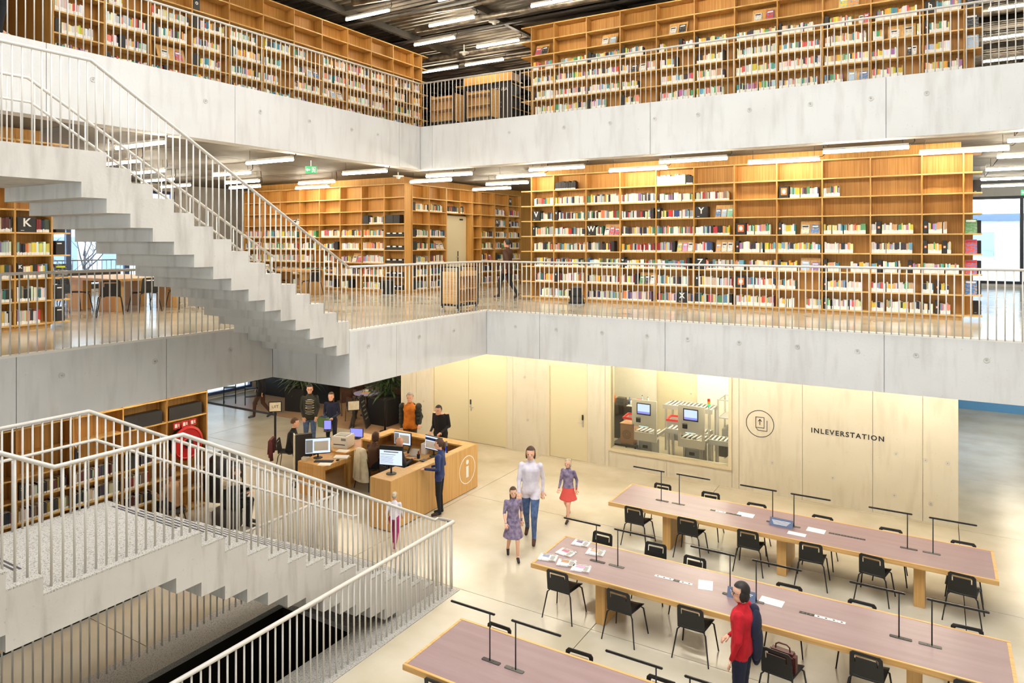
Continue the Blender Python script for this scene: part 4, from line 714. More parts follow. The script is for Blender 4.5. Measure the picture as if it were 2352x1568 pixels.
notice(1, 'white notice sheet near the sockets of the far table', -3.1, .72, 0, .3, .2); notice(1, 'white notice sheet right of the blue sign on the far table', -1.85, .62, -.05, .3, .2); nn = notice(1, 'leaflet at the front edge of the far table', -2.12, .28, -.02, .3, .14)
def tent(label, x, y, m):
    t = thing('tent_sign', label, 'sign', (x, y, .752), 0, 'folded table signs'); obj('card', MB().prism([(-.06, 0), (-.055, 0), (0, .12), (.055, 0), (.06, 0), (0, .13)], 0, -.2, .2), m, t)
    for i in range(4): z = .085-.018*i; obj('text_line', MB().prism([(-.062*(1-z/.13)-.0015, z), (-.062*(1-z/.13)-.0005, z), (-.062*(1-(z+.008)/.13)-.0005, z+.008), (-.062*(1-(z+.008)/.13)-.0015, z+.008)], 0, -.16+.01*i, .16-.02*i), 'paper', t)
mat('slate_blue', (98, 112, 140), .6); tent('slate blue folded sign with white text on the far table', -2.42, TY[1]+.52, 'slate_blue'); tent('slate blue folded sign with white text behind the woman in red', -2.42, TY[2]+.6, 'slate_blue')
# ---------------------------------------------------------------- information desk
DK = thing('information_desk', 'oak-faced information counter with a white i emblem', 'desk', (0, 0, 0))
bbox('front_counter', (-10.09, 11.05, .02), (-9.52, 11.86, 1.05), 'oak_desk', DK, .004); cube('front_panel', (-9.56, 11.86, .02), (-9.52, 14.21, 1.05), 'oak_desk', DK); cube('counter_ledge', (-9.74, 11.86, 1.01), (-9.56, 14.21, 1.05), 'oak_edge', DK)
cube('rear_panel', (-12.24, 14.17, .02), (-9.56, 14.21, 1.05), 'oak_desk', DK); cube('counter_ledge', (-12.2, 13.9, 1.01), (-9.74, 14.17, 1.05), 'oak_edge', DK); cube('side_panel', (-12.24, 13.1, .02), (-12.2, 14.17, 1.05), 'oak_desk', DK); cube('counter_ledge', (-12.2, 13.1, 1.01), (-11.95, 13.9, 1.05), 'oak_edge', DK)
cube('worktop', (-10.45, 11.86, .72), (-9.56, 13.6, .75), 'oak_desk', DK); cube('worktop', (-12.2, 13.2, .72), (-9.56, 14.17, .75), 'oak_desk', DK); cube('plinth', (-12.18, 14.0, 0), (-9.58, 14.15, .02), 'black', DK); cube('plinth', (-9.7, 11.1, 0), (-9.56, 14.1, .02), 'black', DK)
m = MB(); ring(m, (-9.52, 13.78, .54), .33, .02, 0, .003, 48); obj('emblem_ring', m, 'white', DK); obj('emblem_dot', MB().prism([(13.78+.055*math.cos(q), .72+.055*math.sin(q)) for q in np.linspace(0, 6.28, 21)[:-1]], 0, -9.52, -9.517), 'white', DK); cube('emblem_stem', (-9.52, 13.73, .36), (-9.517, 13.83, .62), 'white', DK)
D2 = thing('side_desk', 'lower oak return desk with computer and printer beside the counter', 'desk', (0, 0, 0))
bbox('desk_top', (-12.95, 11.7, .64), (-12.1, 12.6, .75), 'oak_desk', D2, .004); cube('end_panel', (-12.95, 11.7, 0), (-12.1, 11.76, .64), 'oak_desk', D2); cube('end_panel', (-12.16, 12.54, 0), (-12.1, 12.6, .64), 'oak_desk', D2); bbox('desk_top', (-13.45, 12.6, .71), (-12.3, 14.2, .8), 'oak_desk', D2, .004); cube('end_panel', (-12.36, 12.62, 0), (-12.3, 13.2, .71), 'oak_desk', D2); cube('end_panel', (-13.45, 12.6, 0), (-13.39, 14.2, .71), 'oak_desk', D2)
def monitor(label, loc, rot, scr='screen', w=.52, h=.32, stand=.16, tilt=0, deco=None, black_top=0):
    t = thing('monitor', label, 'monitor', loc, rot, 'desk monitors'); obj('stand', MB().lathe([(.11, 0), (.11, .012), (.02, .02), (.016, stand+.06)], 14), 'black', t, smooth=False)
    bz = bbox('bezel', (-w/2, -.02, stand), (w/2, .02, stand+h+black_top), 'black', t, .005); cube('screen', (-w/2+.012, -.0225, stand+.022), (w/2-.012, -.0205, stand+h-.012), scr, t)
    if deco == 'web': cube('page_header', (-w/2+.02, -.024, stand+h*.68), (w/2-.02, -.0226, stand+h*.86), 'navy_top', t); cube('page_button', (w*.25, -.024, stand+h*.12), (w*.42, -.0226, stand+h*.38), 'lamp_green', t); cube('page_field', (-w*.44, -.024, stand+h*.12), (w*.2, -.0226, stand+h*.62), 'paper', t)
    if deco == 'map': cube('page_image', (-w/2+.02, -.024, stand+h*.1), (-w*.2, -.0226, stand+h*.9), 'cover_11', t); cube('page_field', (-w*.15, -.024, stand+h*.2), (w*.4, -.0226, stand+h*.8), 'paper', t)
    if deco == 'glow': obj('wallpaper_flare', MB().prism([(w*.05, stand+h*.3), (w*.38, stand+h*.18), (w*.32, stand+h*.5), (w*.1, stand+h*.5)], 1, -.024, -.0226), 'screen', t)
    if deco == 'notice':
        cube('heading', (-w*.3, -.0238, stand+h*.83), (w*.32, -.0228, stand+h*.9), 'grey', t); cube('heading', (-w*.44, -.0238, stand+h*.69), (w*.2, -.0228, stand+h*.72), 'grey', t)
        for i in range(8): cube('text_line', (-w*.44, -.0238, stand+h*(.58-.06*i)), (w*(.12-.03*(i % 3)), -.0228, stand+h*(.595-.06*i)), 'grey', t)
    sub(bz, *[c for c in t.children if c.name.split('.')[0] in ('screen', 'page_header', 'page_button', 'page_field', 'page_image', 'wallpaper_flare', 'heading', 'text_line')]); return t
monitor('monitor with white notice page on the near end of the counter', (-9.83, 11.42, 1.05), .30, 'screen', .53, .34, .17, 0, 'notice', .08)
monitor('monitor showing a map page behind the seated staff', (-11.35, 13.62, .75), .1, 'screen', .5, .32, .14, 0, 'map'); monitor('monitor with catalogue page and green button on the counter', (-10.42, 13.66, .75), -.12, 'screen', .56, .34, .14, 0, 'web'); monitor('dark blue wallpaper monitor at the corner of the counter', (-9.83, 13.38, .75), -.9, 'screen_blue', .42, .3, .16, 0, 'glow')
monitor('large monitor on the side desk', (-12.72, 12.12, .75), .78, 'screen', .6, .38, .1, 0, 'map'); monitor('lilac laptop-like screen behind the side desk', (-12.98, 13.72, .8), .35, 'screen_lilac', .36, .24, .03); monitor('small tilted lilac screen on the black terminal', (-13.55, 13.25, 1.02), .6, 'screen_lilac', .2, .26, .03)
pr = thing('printer', 'white laser printer on the side desk', 'printer', (-12.75, 13.0, .8), .25); bbox('body', (-.21, -.2, 0), (.21, .2, .3), 'white', pr, .015); bbox('output_tray', (-.15, -.15, .3), (.15, .12, .312), 'grey', pr, .004); cube('paper_slot', (-.16, -.205, .09), (.16, -.199, .11), 'charcoal', pr); cube('control_panel', (.05, -.206, .2), (.18, -.199, .26), 'grey', pr)
te = thing('info_terminal', 'tall tapering black terminal board with cream edge beside the side desk', 'terminal', (-13.25, 12.15, 0), .95); obj('board', MB().prism([(-.1, 0), (.1, 0), (.05, 1.25), (-.07, 1.25)], 0, -.2, .2), 'charcoal', te); cube('edge', (-.225, -.1, 0), (-.2, .1, 1.26), 'cream', te); cube('foot', (-.26, -.15, 0), (.26, .15, .02), 'black', te)
def slab(name, label, cat, loc, rot, sx, sy, sz, m, m2=None):
    t = thing(name, label, cat, loc, rot); bbox('body', (-sx/2, -sy/2, 0), (sx/2, sy/2, sz), m, t, min(.004, sz*.3))
    if m2: cube('top_face', (-sx*.4, -sy*.38, sz), (sx*.4, sy*.38, sz+.002), m2, t)
    return t
slab('keyboard', 'black keyboard on the side desk', 'keyboard', (-12.38, 11.98, .75), .5, .44, .15, .022, 'charcoal', 'black'); slab('keyboard', 'black keyboard in front of the catalogue monitor', 'keyboard', (-10.25, 13.2, .75), -.2, .44, .15, .022, 'charcoal', 'black')
slab('paper_tray', 'white paper stack with phone on the side desk', 'paper', (-12.25, 12.42, .75), .5, .34, .24, .03, 'paper', 'white'); slab('paper_sheet', 'loose white sheet at the edge of the side desk', 'paper', (-12.22, 11.86, .75), .5, .3, .21, .003, 'paper'); slab('paper_sheet', 'loose sheet before the printer', 'paper', (-12.5, 12.72, .8), .3, .3, .21, .003, 'paper')
obj('body', MB().ball((0, 0, .018), (.032, .055, .018)), 'black', thing('mouse', 'black computer mouse on the side desk', 'mouse', (-12.15, 12.2, .75)), smooth=True); slab('card_box', 'small pale card box on the side desk', 'box', (-12.82, 11.82, .75), .4, .16, .12, .08, 'cream', 'grey')
slab('binder', 'open white binder with red edge on the counter worktop', 'binder', (-9.98, 12.75, .75), -.5, .42, .3, .03, 'red', 'paper'); slab('binder', 'second white binder with red edge nearer the counter end', 'binder', (-9.85, 12.25, .75), -.45, .42, .3, .03, 'red', 'paper'); slab('laptop', 'closed black laptop in the counter well', 'laptop', (-10.2, 11.98, .75), .2, .36, .24, .03, 'black')
ph = thing('desk_phone', 'black and silver desk telephone between the monitors', 'telephone', (-10.85, 13.45, .75), .3); obj('base', MB().prism([(-.1, 0), (.1, 0), (.1, .14), (-.1, .03)], 0, -.1, .1), 'steel', ph); obj('handset', MB().tube([(-.12, -.08, .07), (-.13, -.08, .1), (-.13, .1, .2), (-.12, .1, .17)], [.028, .02, .02, .028], 8), 'black', ph, smooth=True)
pc_ = thing('pen_cup', 'small dark pen cup beside the telephone', 'cup', (-10.62, 13.32, .75)); obj('cup', MB().lathe([(.035, 0), (.04, .1), (.034, .1), (.03, .01)], 12), 'navy', pc_); [cube('pen', (-.02+.015*i, -.004, .05), (-.012+.015*i, .004, .17+.01*i), ['red', 'black', 'orange'][i], pc_) for i in range(3)]
slab('small_tower', 'small white desk tower beside the catalogue monitor', 'device', (-10.75, 13.75, .75), .1, .12, .2, .25, 'white', 'grey')
# ---------------------------------------------------------------- queue posts, signs, cafe
def post(label, x, y, head, body=None, rot=0):
    t = thing('queue_post', label, 'post', (x, y, 0), rot, 'black queue posts'); obj('base', MB().lathe([(.17, 0), (.17, .02), (.04, .04), (.03, .05)], 20), 'black', t); obj('pole', MB().lathe([(.032, .03), (.032, .95), (.042, .96), (.042, 1.04), (.02, 1.06)], 12), 'black', t, smooth=True)
    if head:
        sf_ = cube('sign_frame', (-.18, -.012, 1.06), (.18, .012, 1.36), 'black', t); cube('sign_face', (-.155, -.0145, 1.085), (.155, -.0125, 1.335), 'cream', t); cube('sign_neck', (-.015, -.01, 1.02), (.015, .01, 1.07), 'black', t)
        if body: text('lettering', body, .12, 'black', t, (0, -.016, 1.21), UP, .0006)
        sub(sf_, *[c for c in t.children if c.name.split('.')[0] in ('sign_face', 'lettering')])
post('black queue post with a framed sign reading UIT', -16.25, 13.85, True, 'UIT', .75); post('black queue post with a blank framed sign by the chalkboard', -14.43, 15.12, True, None, .9); post('black queue post beside the big planter', -14.8, 16.9, False); post('black queue post at the far end of the barrier by the cafe', -20.9, 13.85, False)
bt = tag(obj('belt_barrier', MB().box((0, -.003, 0), (4.55, .003, .06)), 'black', None, (-20.85, 13.85, .95), 0), 'black belt stretched from the UIT post towards the cafe', 'barrier')
def leafblade(m, base, az, el, L, w, droop, segs=4):
    p = Vector(base); d = Vector((math.cos(az)*math.cos(el), math.sin(az)*math.cos(el), math.sin(el))); s = Vector((-math.sin(az), math.cos(az), 0)); pts = []
    for k in range(segs+1):
        t = k/segs; ww = w*math.sin(math.pi*min(1, .12+.88*t*.98))**.8; pts += [p-s*ww, p+s*ww]; d = (d+Vector((0, 0, -droop/segs))).normalized(); p = p+d*(L/segs)
    m.add(pts, [(2*k, 2*k+1, 2*k+3, 2*k+2) for k in range(segs)])
def plant(label, x, y, w, h, ph, n, m, rot=0, L=(.5, 1.0)):
    t = thing('potted_plant', label, 'plant', (x, y, 0), rot, 'cafe planters'); bbox('planter', (-w/2, -w/2, 0), (w/2, w/2, h), 'planter', t, .01); cube('soil', (-w/2+.03, -w/2+.03, h-.05), (w/2-.03, w/2-.03, h+.004), 'soil', t)
    for i in range(n):
        r = random.Random(i*13+int(x*10)); bx, by = r.uniform(-w*.3, w*.3), r.uniform(-w*.3, w*.3); st = r.uniform(.1, ph); q = MB()
        q.tube([(bx, by, h), (bx*1.2, by*1.2, h+st)], .008, 5)
        for k in range(7): leafblade(q, (bx*1.2, by*1.2, h+st*r.uniform(.4, 1)), r.uniform(0, 6.28), r.uniform(.2, 1.2), r.uniform(*L), r.uniform(.018, .045), r.uniform(.8, 1.8))
        obj('frond', q, m, t)
plant('dense palm-like plant in a big square black planter beside the doors', -15.5, 17.75, .85, .86, 1.2, 26, 'leaf', .0, (.4, .8)); plant('drooping grey-green plant in a black planter left of the man in the dark jacket', -19.3, 17.6, .8, .8, .8, 16, 'leaf_grey', .2, (.5, 1.0))
ct = thing('cafe_table', 'round lilac cafe table with a snack tray', 'table', (-16.75, 18.2, 0)); obj('table_top', MB().lathe([(.44, .74), (.45, .75), (.45, .765), (.44, .77)], 36), 'lilac_table', ct); obj('column', MB().lathe([(.24, 0), (.24, .015), (.03, .03), (.03, .74)], 16), 'black_metal', ct, smooth=True)
ty = thing('snack_tray', 'wooden tray with white cups and a small menu on the cafe table', 'tray', (-16.75, 18.2, .77), .4); bbox('tray', (-.17, -.12, 0), (.17, .12, .03), 'oak_desk', ty, .004); [obj('cup', MB().lathe([(.03, 0), (.04, .07), (.036, .07), (.026, .01)], 10, (-.1+.07*i, -.02+.04*(i % 2), .03)), 'white', ty, smooth=True) for i in range(3)]; cube('menu_card', (.06, .02, .03), (.15, .05, .2), 'charcoal', ty)
def wirechair(label, x, y, rot):
    t = thing('cafe_chair', label, 'chair', (x, y, 0), rot, 'dark cafe chairs'); bbox('seat', (-.2, -.2, .44), (.2, .2, .46), 'brown', t, .01); obj('backrest', MB().prism([(-.19, .5), (.19, .5), (.17, .82), (-.17, .82)], 1, -.21, -.19), 'brown', t)
    for s in (-1, 1): obj('leg_frame', MB().tube([(s*.19, -.2, .82), (s*.2, -.2, .45), (s*.21, -.24, .01), (s*.21, .22, .01), (s*.19, .18, .44)], .009, 6), 'black_metal', t)
for i, (x, y, r) in enumerate([(-17.5, 17.9, 1.2), (-16.1, 18.9, 3.5), (-16.5, 17.35, -.2), (-17.9, 18.9, 1.6), (-18.6, 19.8, .4), (-17.2, 20.2, 2.2)]): wirechair('dark wire-framed cafe chair, %s around the lilac tables' % ordn(i), x, y, r - math.pi/2*0)
af = thing('chalkboard_sign', 'black A-frame chalkboard sign before the cafe', 'sign', (-15.85, 16.9, 0), 2.05); [obj('board', MB().prism([(s*.26, 0), (s*.26+s*.03, 0), (s*.04, .98), (s*.01, .98)], 0, -.27, .27), 'charcoal', af) for s in (-1, 1)]
for i in range(5): z = .8-.13*i; yy = -.29+.25*z/.98-.014; obj('chalk_line', MB().prism([(yy, z), (yy+.002, z), (yy+.012, z+.04), (yy+.01, z+.04)], 0, -.18+.02*(i % 2), .16-.03*(i % 3)), 'grey', af)
for i, (x, y) in enumerate([(-22.4, 17.0), (-21.6, 17.3)]):
    t = thing('high_chair', 'black wooden high chair, %s by the dark cafe bar' % ('left' if i == 0 else 'right'), 'chair', (x, y, 0), .9, 'black high chairs')
    for s in (-1, 1): obj('side_frame', MB().tube([(s*.2, -.3, 0), (s*.2, .1, .95)], .02, 6).tube([(s*.2, -.3, .02), (s*.2, .25, .02)], .018, 6), 'black', t)
    cube('seat', (-.2, -.1, .55), (.2, .16, .58), 'black', t); cube('footrest', (-.2, -.22, .28), (.2, -.02, .3), 'black', t); cube('back_bar', (-.2, .05, .8), (.2, .08, .93), 'black', t)
br = thing('cafe_bar', 'black cafe bar front with dark backdrop', 'bar', (0, 0, 0)); bbox('bar_front', (-22.6, 18.6, 0), (-19.0, 19.2, 1.1), 'black', br, .01); cube('bar_top', (-22.7, 18.5, 1.1), (-18.9, 19.3, 1.14), 'charcoal', br); cube('back_wall', (XW, 21.9, 0), (-15.0, 22.0, 3.28), 'charcoal', br)
tag(cube('cafe_floor', (-22.9, 16.5, .0), (-14.6, 21.9, .012), 'floor_cafe'), 'brown cafe floor field behind the barrier', 'floor', None, 'structure')
# ---------------------------------------------------------------- left of the stair
hr = thing('fire_hose_reel', 'red fire hose reel in the end bay of the ground-floor bookcase', 'hose reel', (-14.0, 9.53, 1.55), math.pi/2)
obj('reel_disc', MB().lathe([(.05, 0), (.34, 0), (.37, .015), (.37, .04), (.32, .06), (.30, .045), (.12, .045), (.1, .07), (.02, .07)], 40).xf(Matrix.Rotation(math.pi/2, 4, 'X')), 'red', hr, smooth=False); obj('hose_coil', MB().lathe([(.24, -.16), (.33, -.15), (.33, -.01), (.24, -.005)], 32).xf(Matrix.Rotation(math.pi/2, 4, 'X')), 'black', hr); obj('hub', MB().lathe([(.1, .07), (.1, .1), (.05, .12)], 16).xf(Matrix.Rotation(math.pi/2, 4, 'X')), 'black', hr); cube('bracket', (-.06, .1, -.35), (.06, .25, .35), 'red', hr)
for i in range(3):
    t = thing('fire_pictogram', 'small red fire safety pictogram above the hose reel, %s of three' % ordn(i), 'sign', (-13.97, 9.28+.19*i, 1.98), math.pi/2, 'red fire pictograms'); cube('plate', (-.08, 0, -.07), (.08, .006, .07), 'red', t); cube('symbol', (-.05, -.003, -.04), (.01, 0, .04), 'white', t); cube('flame', (.03, -.003, -.03), (.055, 0, .035), 'white', t)
for i in range(2): pass
eg = thing('egg_chair', 'high-backed round black armchair beside the fire hose', 'armchair', (-13.3, 9.95, 0), 2.2); obj('shell', MB().lathe([(.12, .3), (.34, .36), (.42, .62), (.42, .95), (.34, 1.2), (.18, 1.34), (.02, 1.38)], 20), 'black', eg, smooth=True); obj('pedestal', MB().lathe([(.26, 0), (.26, .02), (.03, .04), (.03, .32)], 14), 'steel', eg, smooth=True); bbox('cushion', (-.25, -.5, .36), (.25, -.05, .46), 'charcoal', eg, .03)
lw = thing('low_oak_bench', 'low oak bench end under the lower stair landing', 'bench', (-11.6, 6.0, 0)); bbox('bench_body', (-.2, -1.2, .07), (.2, 1.12, .42), 'oak_desk', lw, .004); cube('plinth', (-.16, -1.16, 0), (.16, 1.08, .07), 'black', lw)
# ---------------------------------------------------------------- book sorting room behind the window
for i, (x0, x1) in enumerate([(-7.008, -6.317), (-5.743, -5.051)]):
    t = thing('return_kiosk', 'beige steel book-return kiosk with touch screen, %s of two behind the window' % ('left' if i == 0 else 'right'), 'kiosk', (x0, 17.9, 0), 0, 'book-return kiosks'); w = x1-x0
    for lo, hi in [((0, 0, 1.0), (w, .03, 1.72)), ((0, 0, .64), (w, .03, .86)), ((0, 0, .86), (.07, .03, 1.0)), ((w-.07, 0, .86), (w, .03, 1.0))]: cube('front_plate', lo, hi, 'steel_beige', t)
    sub(cube('bezel', (.14, -.012, 1.33), (.53, 0, 1.64), 'black', t), cube('screen', (.165, -.014, 1.365), (.505, -.012, 1.615), 'screen', t), cube('screen_bar', (.165, -.0155, 1.365), (.505, -.014, 1.42), 'screen_lilac', t)); bbox('card_reader', (.12, -.02, 1.12), (.25, 0, 1.25), 'black', t, .006); cube('reader_rim', (.13, -.022, 1.225), (.24, -.02, 1.245), 'grey', t); cube('status_light', (.2, -.004, 1.015), (.46, 0, 1.03), 'led_mint', t)
    for k in range(5): obj('roller', MB().tube([(.1+.12*k, .05, .87), (.14+.12*k, .45, .87)], .022, 8), 'white', t, smooth=True)
    for a in (.14, w-.14): cube('leg', (a-.02, .05, 0), (a+.02, .09, .64), 'steel', t)
    bbox('base_cabinet', (.12, .12, .06), (w-.12, .55, .6), 'grey', t, .01); cube('cabinet_grip', (.26, .115, .42), (.4, .12, .5), 'black', t); cube('side_rail', (w-.02, .04, .78), (w+.02, .8, .86), 'steel', t)
def conveyor(label, x0, x1, y0, y1, z, n, along='x'):
    t = thing('roller_conveyor', label, 'conveyor', (x0, y0, 0), 0, 'roller conveyors'); W_, D_ = x1-x0, y1-y0
    for y in (0, D_-.04): cube('side_frame', (0, y, z-.1), (W_, y+.04, z+.02), 'steel', t)
    for k in range(n): x = .06+(W_-.12)*k/(n-1); obj('roller', MB().tube([(x, .04, z), (x, D_-.04, z)], .025, 8), 'white', t, smooth=True)
    for x in (.05, W_-.1):
        for y in (.02, D_-.07): cube('leg', (x, y, 0), (x+.05, y+.05, z-.1), 'steel', t)
    cube('motor_box', (W_*.35, .1, z-.4), (W_*.65, D_-.1, z-.12), 'darkgrey', t); return t
conveyor('low roller conveyor between the kiosks', -6.25, -5.1, 18.42, 18.9, .9, 10); conveyor('rear roller conveyor with green sorting belts', -6.7, -5.3, 19.5, 20.2, 1.28, 12); conveyor('right roller conveyor below the signal lamp', -5.0, -4.35, 18.1, 18.6, .85, 6)
for i, (x, y, z) in enumerate([(-7.25, 19.0, .95), (-6.05, 19.08, 1.0)]):
    t = thing('sorting_bin', 'grey sorting trolley with red rim, %s' % ('left of the kiosks' if i == 0 else 'between the kiosks'), 'trolley', (x, y+.12 if i else y, 0), .1, 'red-rimmed sorting trolleys')
    for lo, hi in [((-.35, -.25, .5), (.35, -.23, z)), ((-.35, .23, .5), (.35, .25, z)), ((-.35, -.23, .5), (-.33, .23, z)), ((.33, -.23, .5), (.35, .23, z)), ((-.35, -.25, .48), (.35, .25, .5))]: cube('panel', lo, hi, 'steel', t)
    for lo, hi in [((-.38, -.28, z), (.38, -.24, z+.05)), ((-.38, .24, z), (.38, .28, z+.05)), ((-.38, -.24, z), (-.34, .24, z+.05)), ((.34, -.24, z), (.38, .24, z+.05))]: cube('rim', lo, hi, 'red', t)
    for sx in (-.3, .3):
        for sy in (-.2, .2): cube('leg', (sx-.015, sy-.015, 0), (sx+.015, sy+.015, .5), 'steel', t)
rk = thing('machine_frame', 'aluminium machine frame with shelf at the right of the sorting room', 'machine', (-4.7, 18.9, 0)); [cube('post', (x, y, 0), (x+.04, y+.04, 1.75), 'steel', rk) for x in (-.3, .5) for y in (0, .7)]
for z in (1.25, 1.72): [cube('cross_bar', lo, hi, 'steel', rk) for lo, hi in [((-.3, 0, z), (.54, .04, z+.03)), ((-.3, .7, z), (.54, .74, z+.03)), ((-.3, .04, z), (-.26, .7, z+.03)), ((.5, .04, z), (.54, .7, z+.03))]]
cube('tray', (-.26, .04, 1.26), (.5, .7, 1.27), 'grey', rk); cube('machine_box', (-.2, .1, .3), (.45, .65, .95), 'grey', rk)
sl = thing('signal_tower', 'red amber green signal lamp on a steel pole', 'signal lamp', (-5.07, 18.35, 0)); cube('pole', (-.02, -.02, 0), (.02, .02, 1.62), 'steel', sl)
for k, c in enumerate(['lamp_green', 'lamp_amber', 'lamp_red']): obj('lens', MB().lathe([(.035, 1.66+.065*k), (.035, 1.72+.065*k)], 14), c, sl)
cube('stem', (-.008, -.008, 1.6), (.008, .008, 1.66), 'black', sl); es = thing('emergency_stop', 'yellow emergency stop box on the right conveyor', 'switch', (-4.42, 18.12, .88)); bbox('box', (-.05, -.05, 0), (.05, .05, .07), 'lamp_amber', es, .006); obj('button', MB().lathe([(.03, .07), (.035, .1), (.02, .11)], 12), 'red', es)
sk = thing('work_counter', 'dark workbench along the sorting room wall', 'workbench', (-8.1, 20.2, 0)); bbox('counter_top', (-.55, -.35, .98), (.75, .5, 1.03), 'charcoal', sk, .004); cube('cabinet', (-.5, -.25, 0), (.2, .45, .98), 'black', sk); cube('leg', (.66, -.28, 0), (.7, -.24, .98), 'steel', sk)
def bottle(label, x, y, h, m, mc='black', r=.035):
    t = thing('bottle', label, 'bottle', (x, y, 1.03), 0, 'bottles on the workbench'); obj('body', MB().lathe([(r, 0), (r, h*.65), (r*.35, h*.85), (r*.35, h*.92)], 12), m, t, smooth=True); obj('cap', MB().lathe([(r*.4, h*.92), (r*.4, h)], 10), mc, t)
mat('bottle_clear', (196, 214, 222), .15); bottle('tall orange bottle at the left of the workbench', -8.45, 20.1, .3, 'orange', 'orange', .06); bottle('blue cleaning bottle on the workbench', -7.98, 20.2, .2, 'cover_3'); bottle('white tube beside the blue cleaning bottle', -7.85, 20.0, .18, 'white', 'red'); bottle('clear water bottle near the red box', -7.58, 20.2, .3, 'bottle_clear'); bottle('clear water bottle at the end of the workbench', -7.42, 20.25, .26, 'bottle_clear', 'charcoal')
def crate(name, label, cat, x, y, z, sx, sy, sz, m, m2=None): return slab(name, label, cat, (x, y, z), .05, sx, sy, sz, m, m2)
crate('wire_basket', 'grey wire basket on the workbench', 'basket', -8.22, 20.15, 1.03, .26, .2, .17, 'darkgrey'); crate('red_box', 'red box between the bottles', 'box', -7.72, 20.35, 1.03, .22, .16, .13, 'red'); crate('paper_stack', 'white papers at the front of the workbench', 'paper', -7.80, 19.95, 1.03, .3, .2, .01, 'paper', 'white'); crate('orange_folder', 'orange folder lying on the workbench', 'folder', -7.50, 19.95, 1.03, .32, .24, .015, 'orange')
cb = thing('cardboard_box', 'brown cardboard box with a printed round ornament inside the window', 'box', (-7.12, 17.85, .5), .0); bbox('carton', (-.2, 0, 0), (.17, .4, .55), 'tan', cb, .006); mm_ = MB(); [ring(mm_, (-.015, -.003, .26), r, .008, 1, .002, 24) for r in (.12, .085, .05)]; obj('printed_ornament', mm_, 'brown', cb); cube('flap', (-.2, -.05, .55), (.17, .2, .556), 'tan', cb)
tb = thing('side_bench', 'low dark-framed bench carrying cartons inside the window', 'bench', (-7.2, 18.3, 0)); cube('bench_top', (-.35, -.5, .44), (.35, .5, .49), 'charcoal', tb); [cube('leg', (x, y, 0), (x+.04, y+.04, .44), 'black', tb) for x in (-.33, .29) for y in (-.48, .44)]
crate('carton', 'small open carton on the low bench', 'box', -7.25, 18.55, .49, .3, .25, .42, 'tan', 'paper')
# ---------------------------------------------------------------- middle and upper floor furniture
def trolley(label, x, y, z, rot, txt=True):
    t = thing('book_trolley', label, 'trolley', (x, y, z), rot, 'oak and black book trolleys'); w, d = .46, .78
    for sx in (0, w):
        for sy in (0, d): cube('post', (sx-.014, sy-.014, .14), (sx+.014, sy+.014, 1.04), 'black', t)
    for sy in (0, d): cube('end_bar', (0, sy-.012, 1.02), (w, sy+.012, 1.045), 'black', t); bbox('end_panel', (.02, sy-.009, .2), (w-.02, sy+.009, .93), 'oak_table', t, .003); cube('bottom_bar', (0, sy-.012, .15), (w, sy+.012, .19), 'black', t)
    for sx in (0, w): cube('bottom_bar', (sx-.012, 0, .15), (sx+.012, d, .19), 'black', t)
    for z_ in (.22, .52, .82): cube('trolley_shelf', (.02, .01, z_), (w-.02, d-.01, z_+.018), 'oak_table', t); cube('shelf_spine', (w/2-.008, .01, z_), (w/2+.008, d-.01, z_+.26 if z_ < .8 else .93), 'oak_desk', t)
    cube('side_board', (w-.03, .02, .82), (w-.012, d-.02, .93), 'oak_table', t)
    for sx in (.02, w-.02):
        for sy in (.02, d-.02): sub(cube('caster_fork', (sx-.02, sy-.02, .05), (sx+.02, sy+.02, .15), 'black', t), obj('caster', MB().lathe([(.015, -.012), (.05, -.012), (.05, .012), (.015, .012)], 14).xf(Matrix.Translation((sx, sy, .052)) @ Matrix.Rotation(math.pi/2, 4, 'Y')), 'steel', t))
    for i in range(2): [cube('lettering', (w*(.36+.22*i), -.0115, .36+.035*k), (w*(.36+.22*i)+.04-.012*((k*7+i) % 3), -.0095, .36+.035*k+.016), 'tan', t) for k in range(12)]
    return t
trolley('oak book trolley with black frame at the corner of the middle gallery', -9.70, 13.02, ZM, 0)
trolley('left oak book trolley behind the upper gallery rail', -11.0, 15.3, ZU, math.pi/2); trolley('right oak book trolley behind the upper gallery rail', -9.84, 15.3, ZU, math.pi/2)
wt = thing('info_bookcase', 'dark bookcase with black information panels at the back of the upper gallery', 'bookcase', (-13.95, 20.0, ZU)); cube('body', (0, 0, 0), (1.9, .5, 2.3), 'charcoal', wt); cube('crown_board', (-.3, -.1, 2.3), (2.0, .6, 2.33), 'oak_edge', wt); text('lettering', 'WELKOM IN UTOPIA', .17, 'white', wt, (.95, -.004, 2.05), UP, .001); cube('crown_box', (0, 0, 2.33), (1.9, .5, 2.6), 'oak', wt)
for z in (1.6, 1.45, .9, .3): cube('text_band', (.25, -.004, z), (1.5, 0, z+.05), 'white', wt)
for x in (1.9,): [cube('side_shelf', (x, 0, .2+.4*k), (x+.03, 4, .23+.4*k), 'oak', wt) for k in range(6)]
def kick(label, x, y):
    t = thing('step_stool', label, 'stool', (x, y, ZM), 0, 'black kick stools'); obj('skirt', MB().lathe([(.215, .02), (.215, .05), (.19, .06), (.165, .22), (.2, .225)], 24), 'black', t, smooth=False); obj('upper_drum', MB().lathe([(.155, .22), (.145, .42), (.15, .43)], 24), 'black', t, smooth=False); obj('tread', MB().lathe([(.148, .43), (.148, .445), (.13, .45)], 24), 'darkgrey', t); obj('bumper_ring', MB().lathe([(.22, .0), (.225, .01), (.22, .022)], 24), 'grey', t)
kick('black kick stool in front of the long middle-floor bookcase', -7.97, 16.5); kick('black kick stool by the corner bookcase near the stair', -14.4, 16.62)
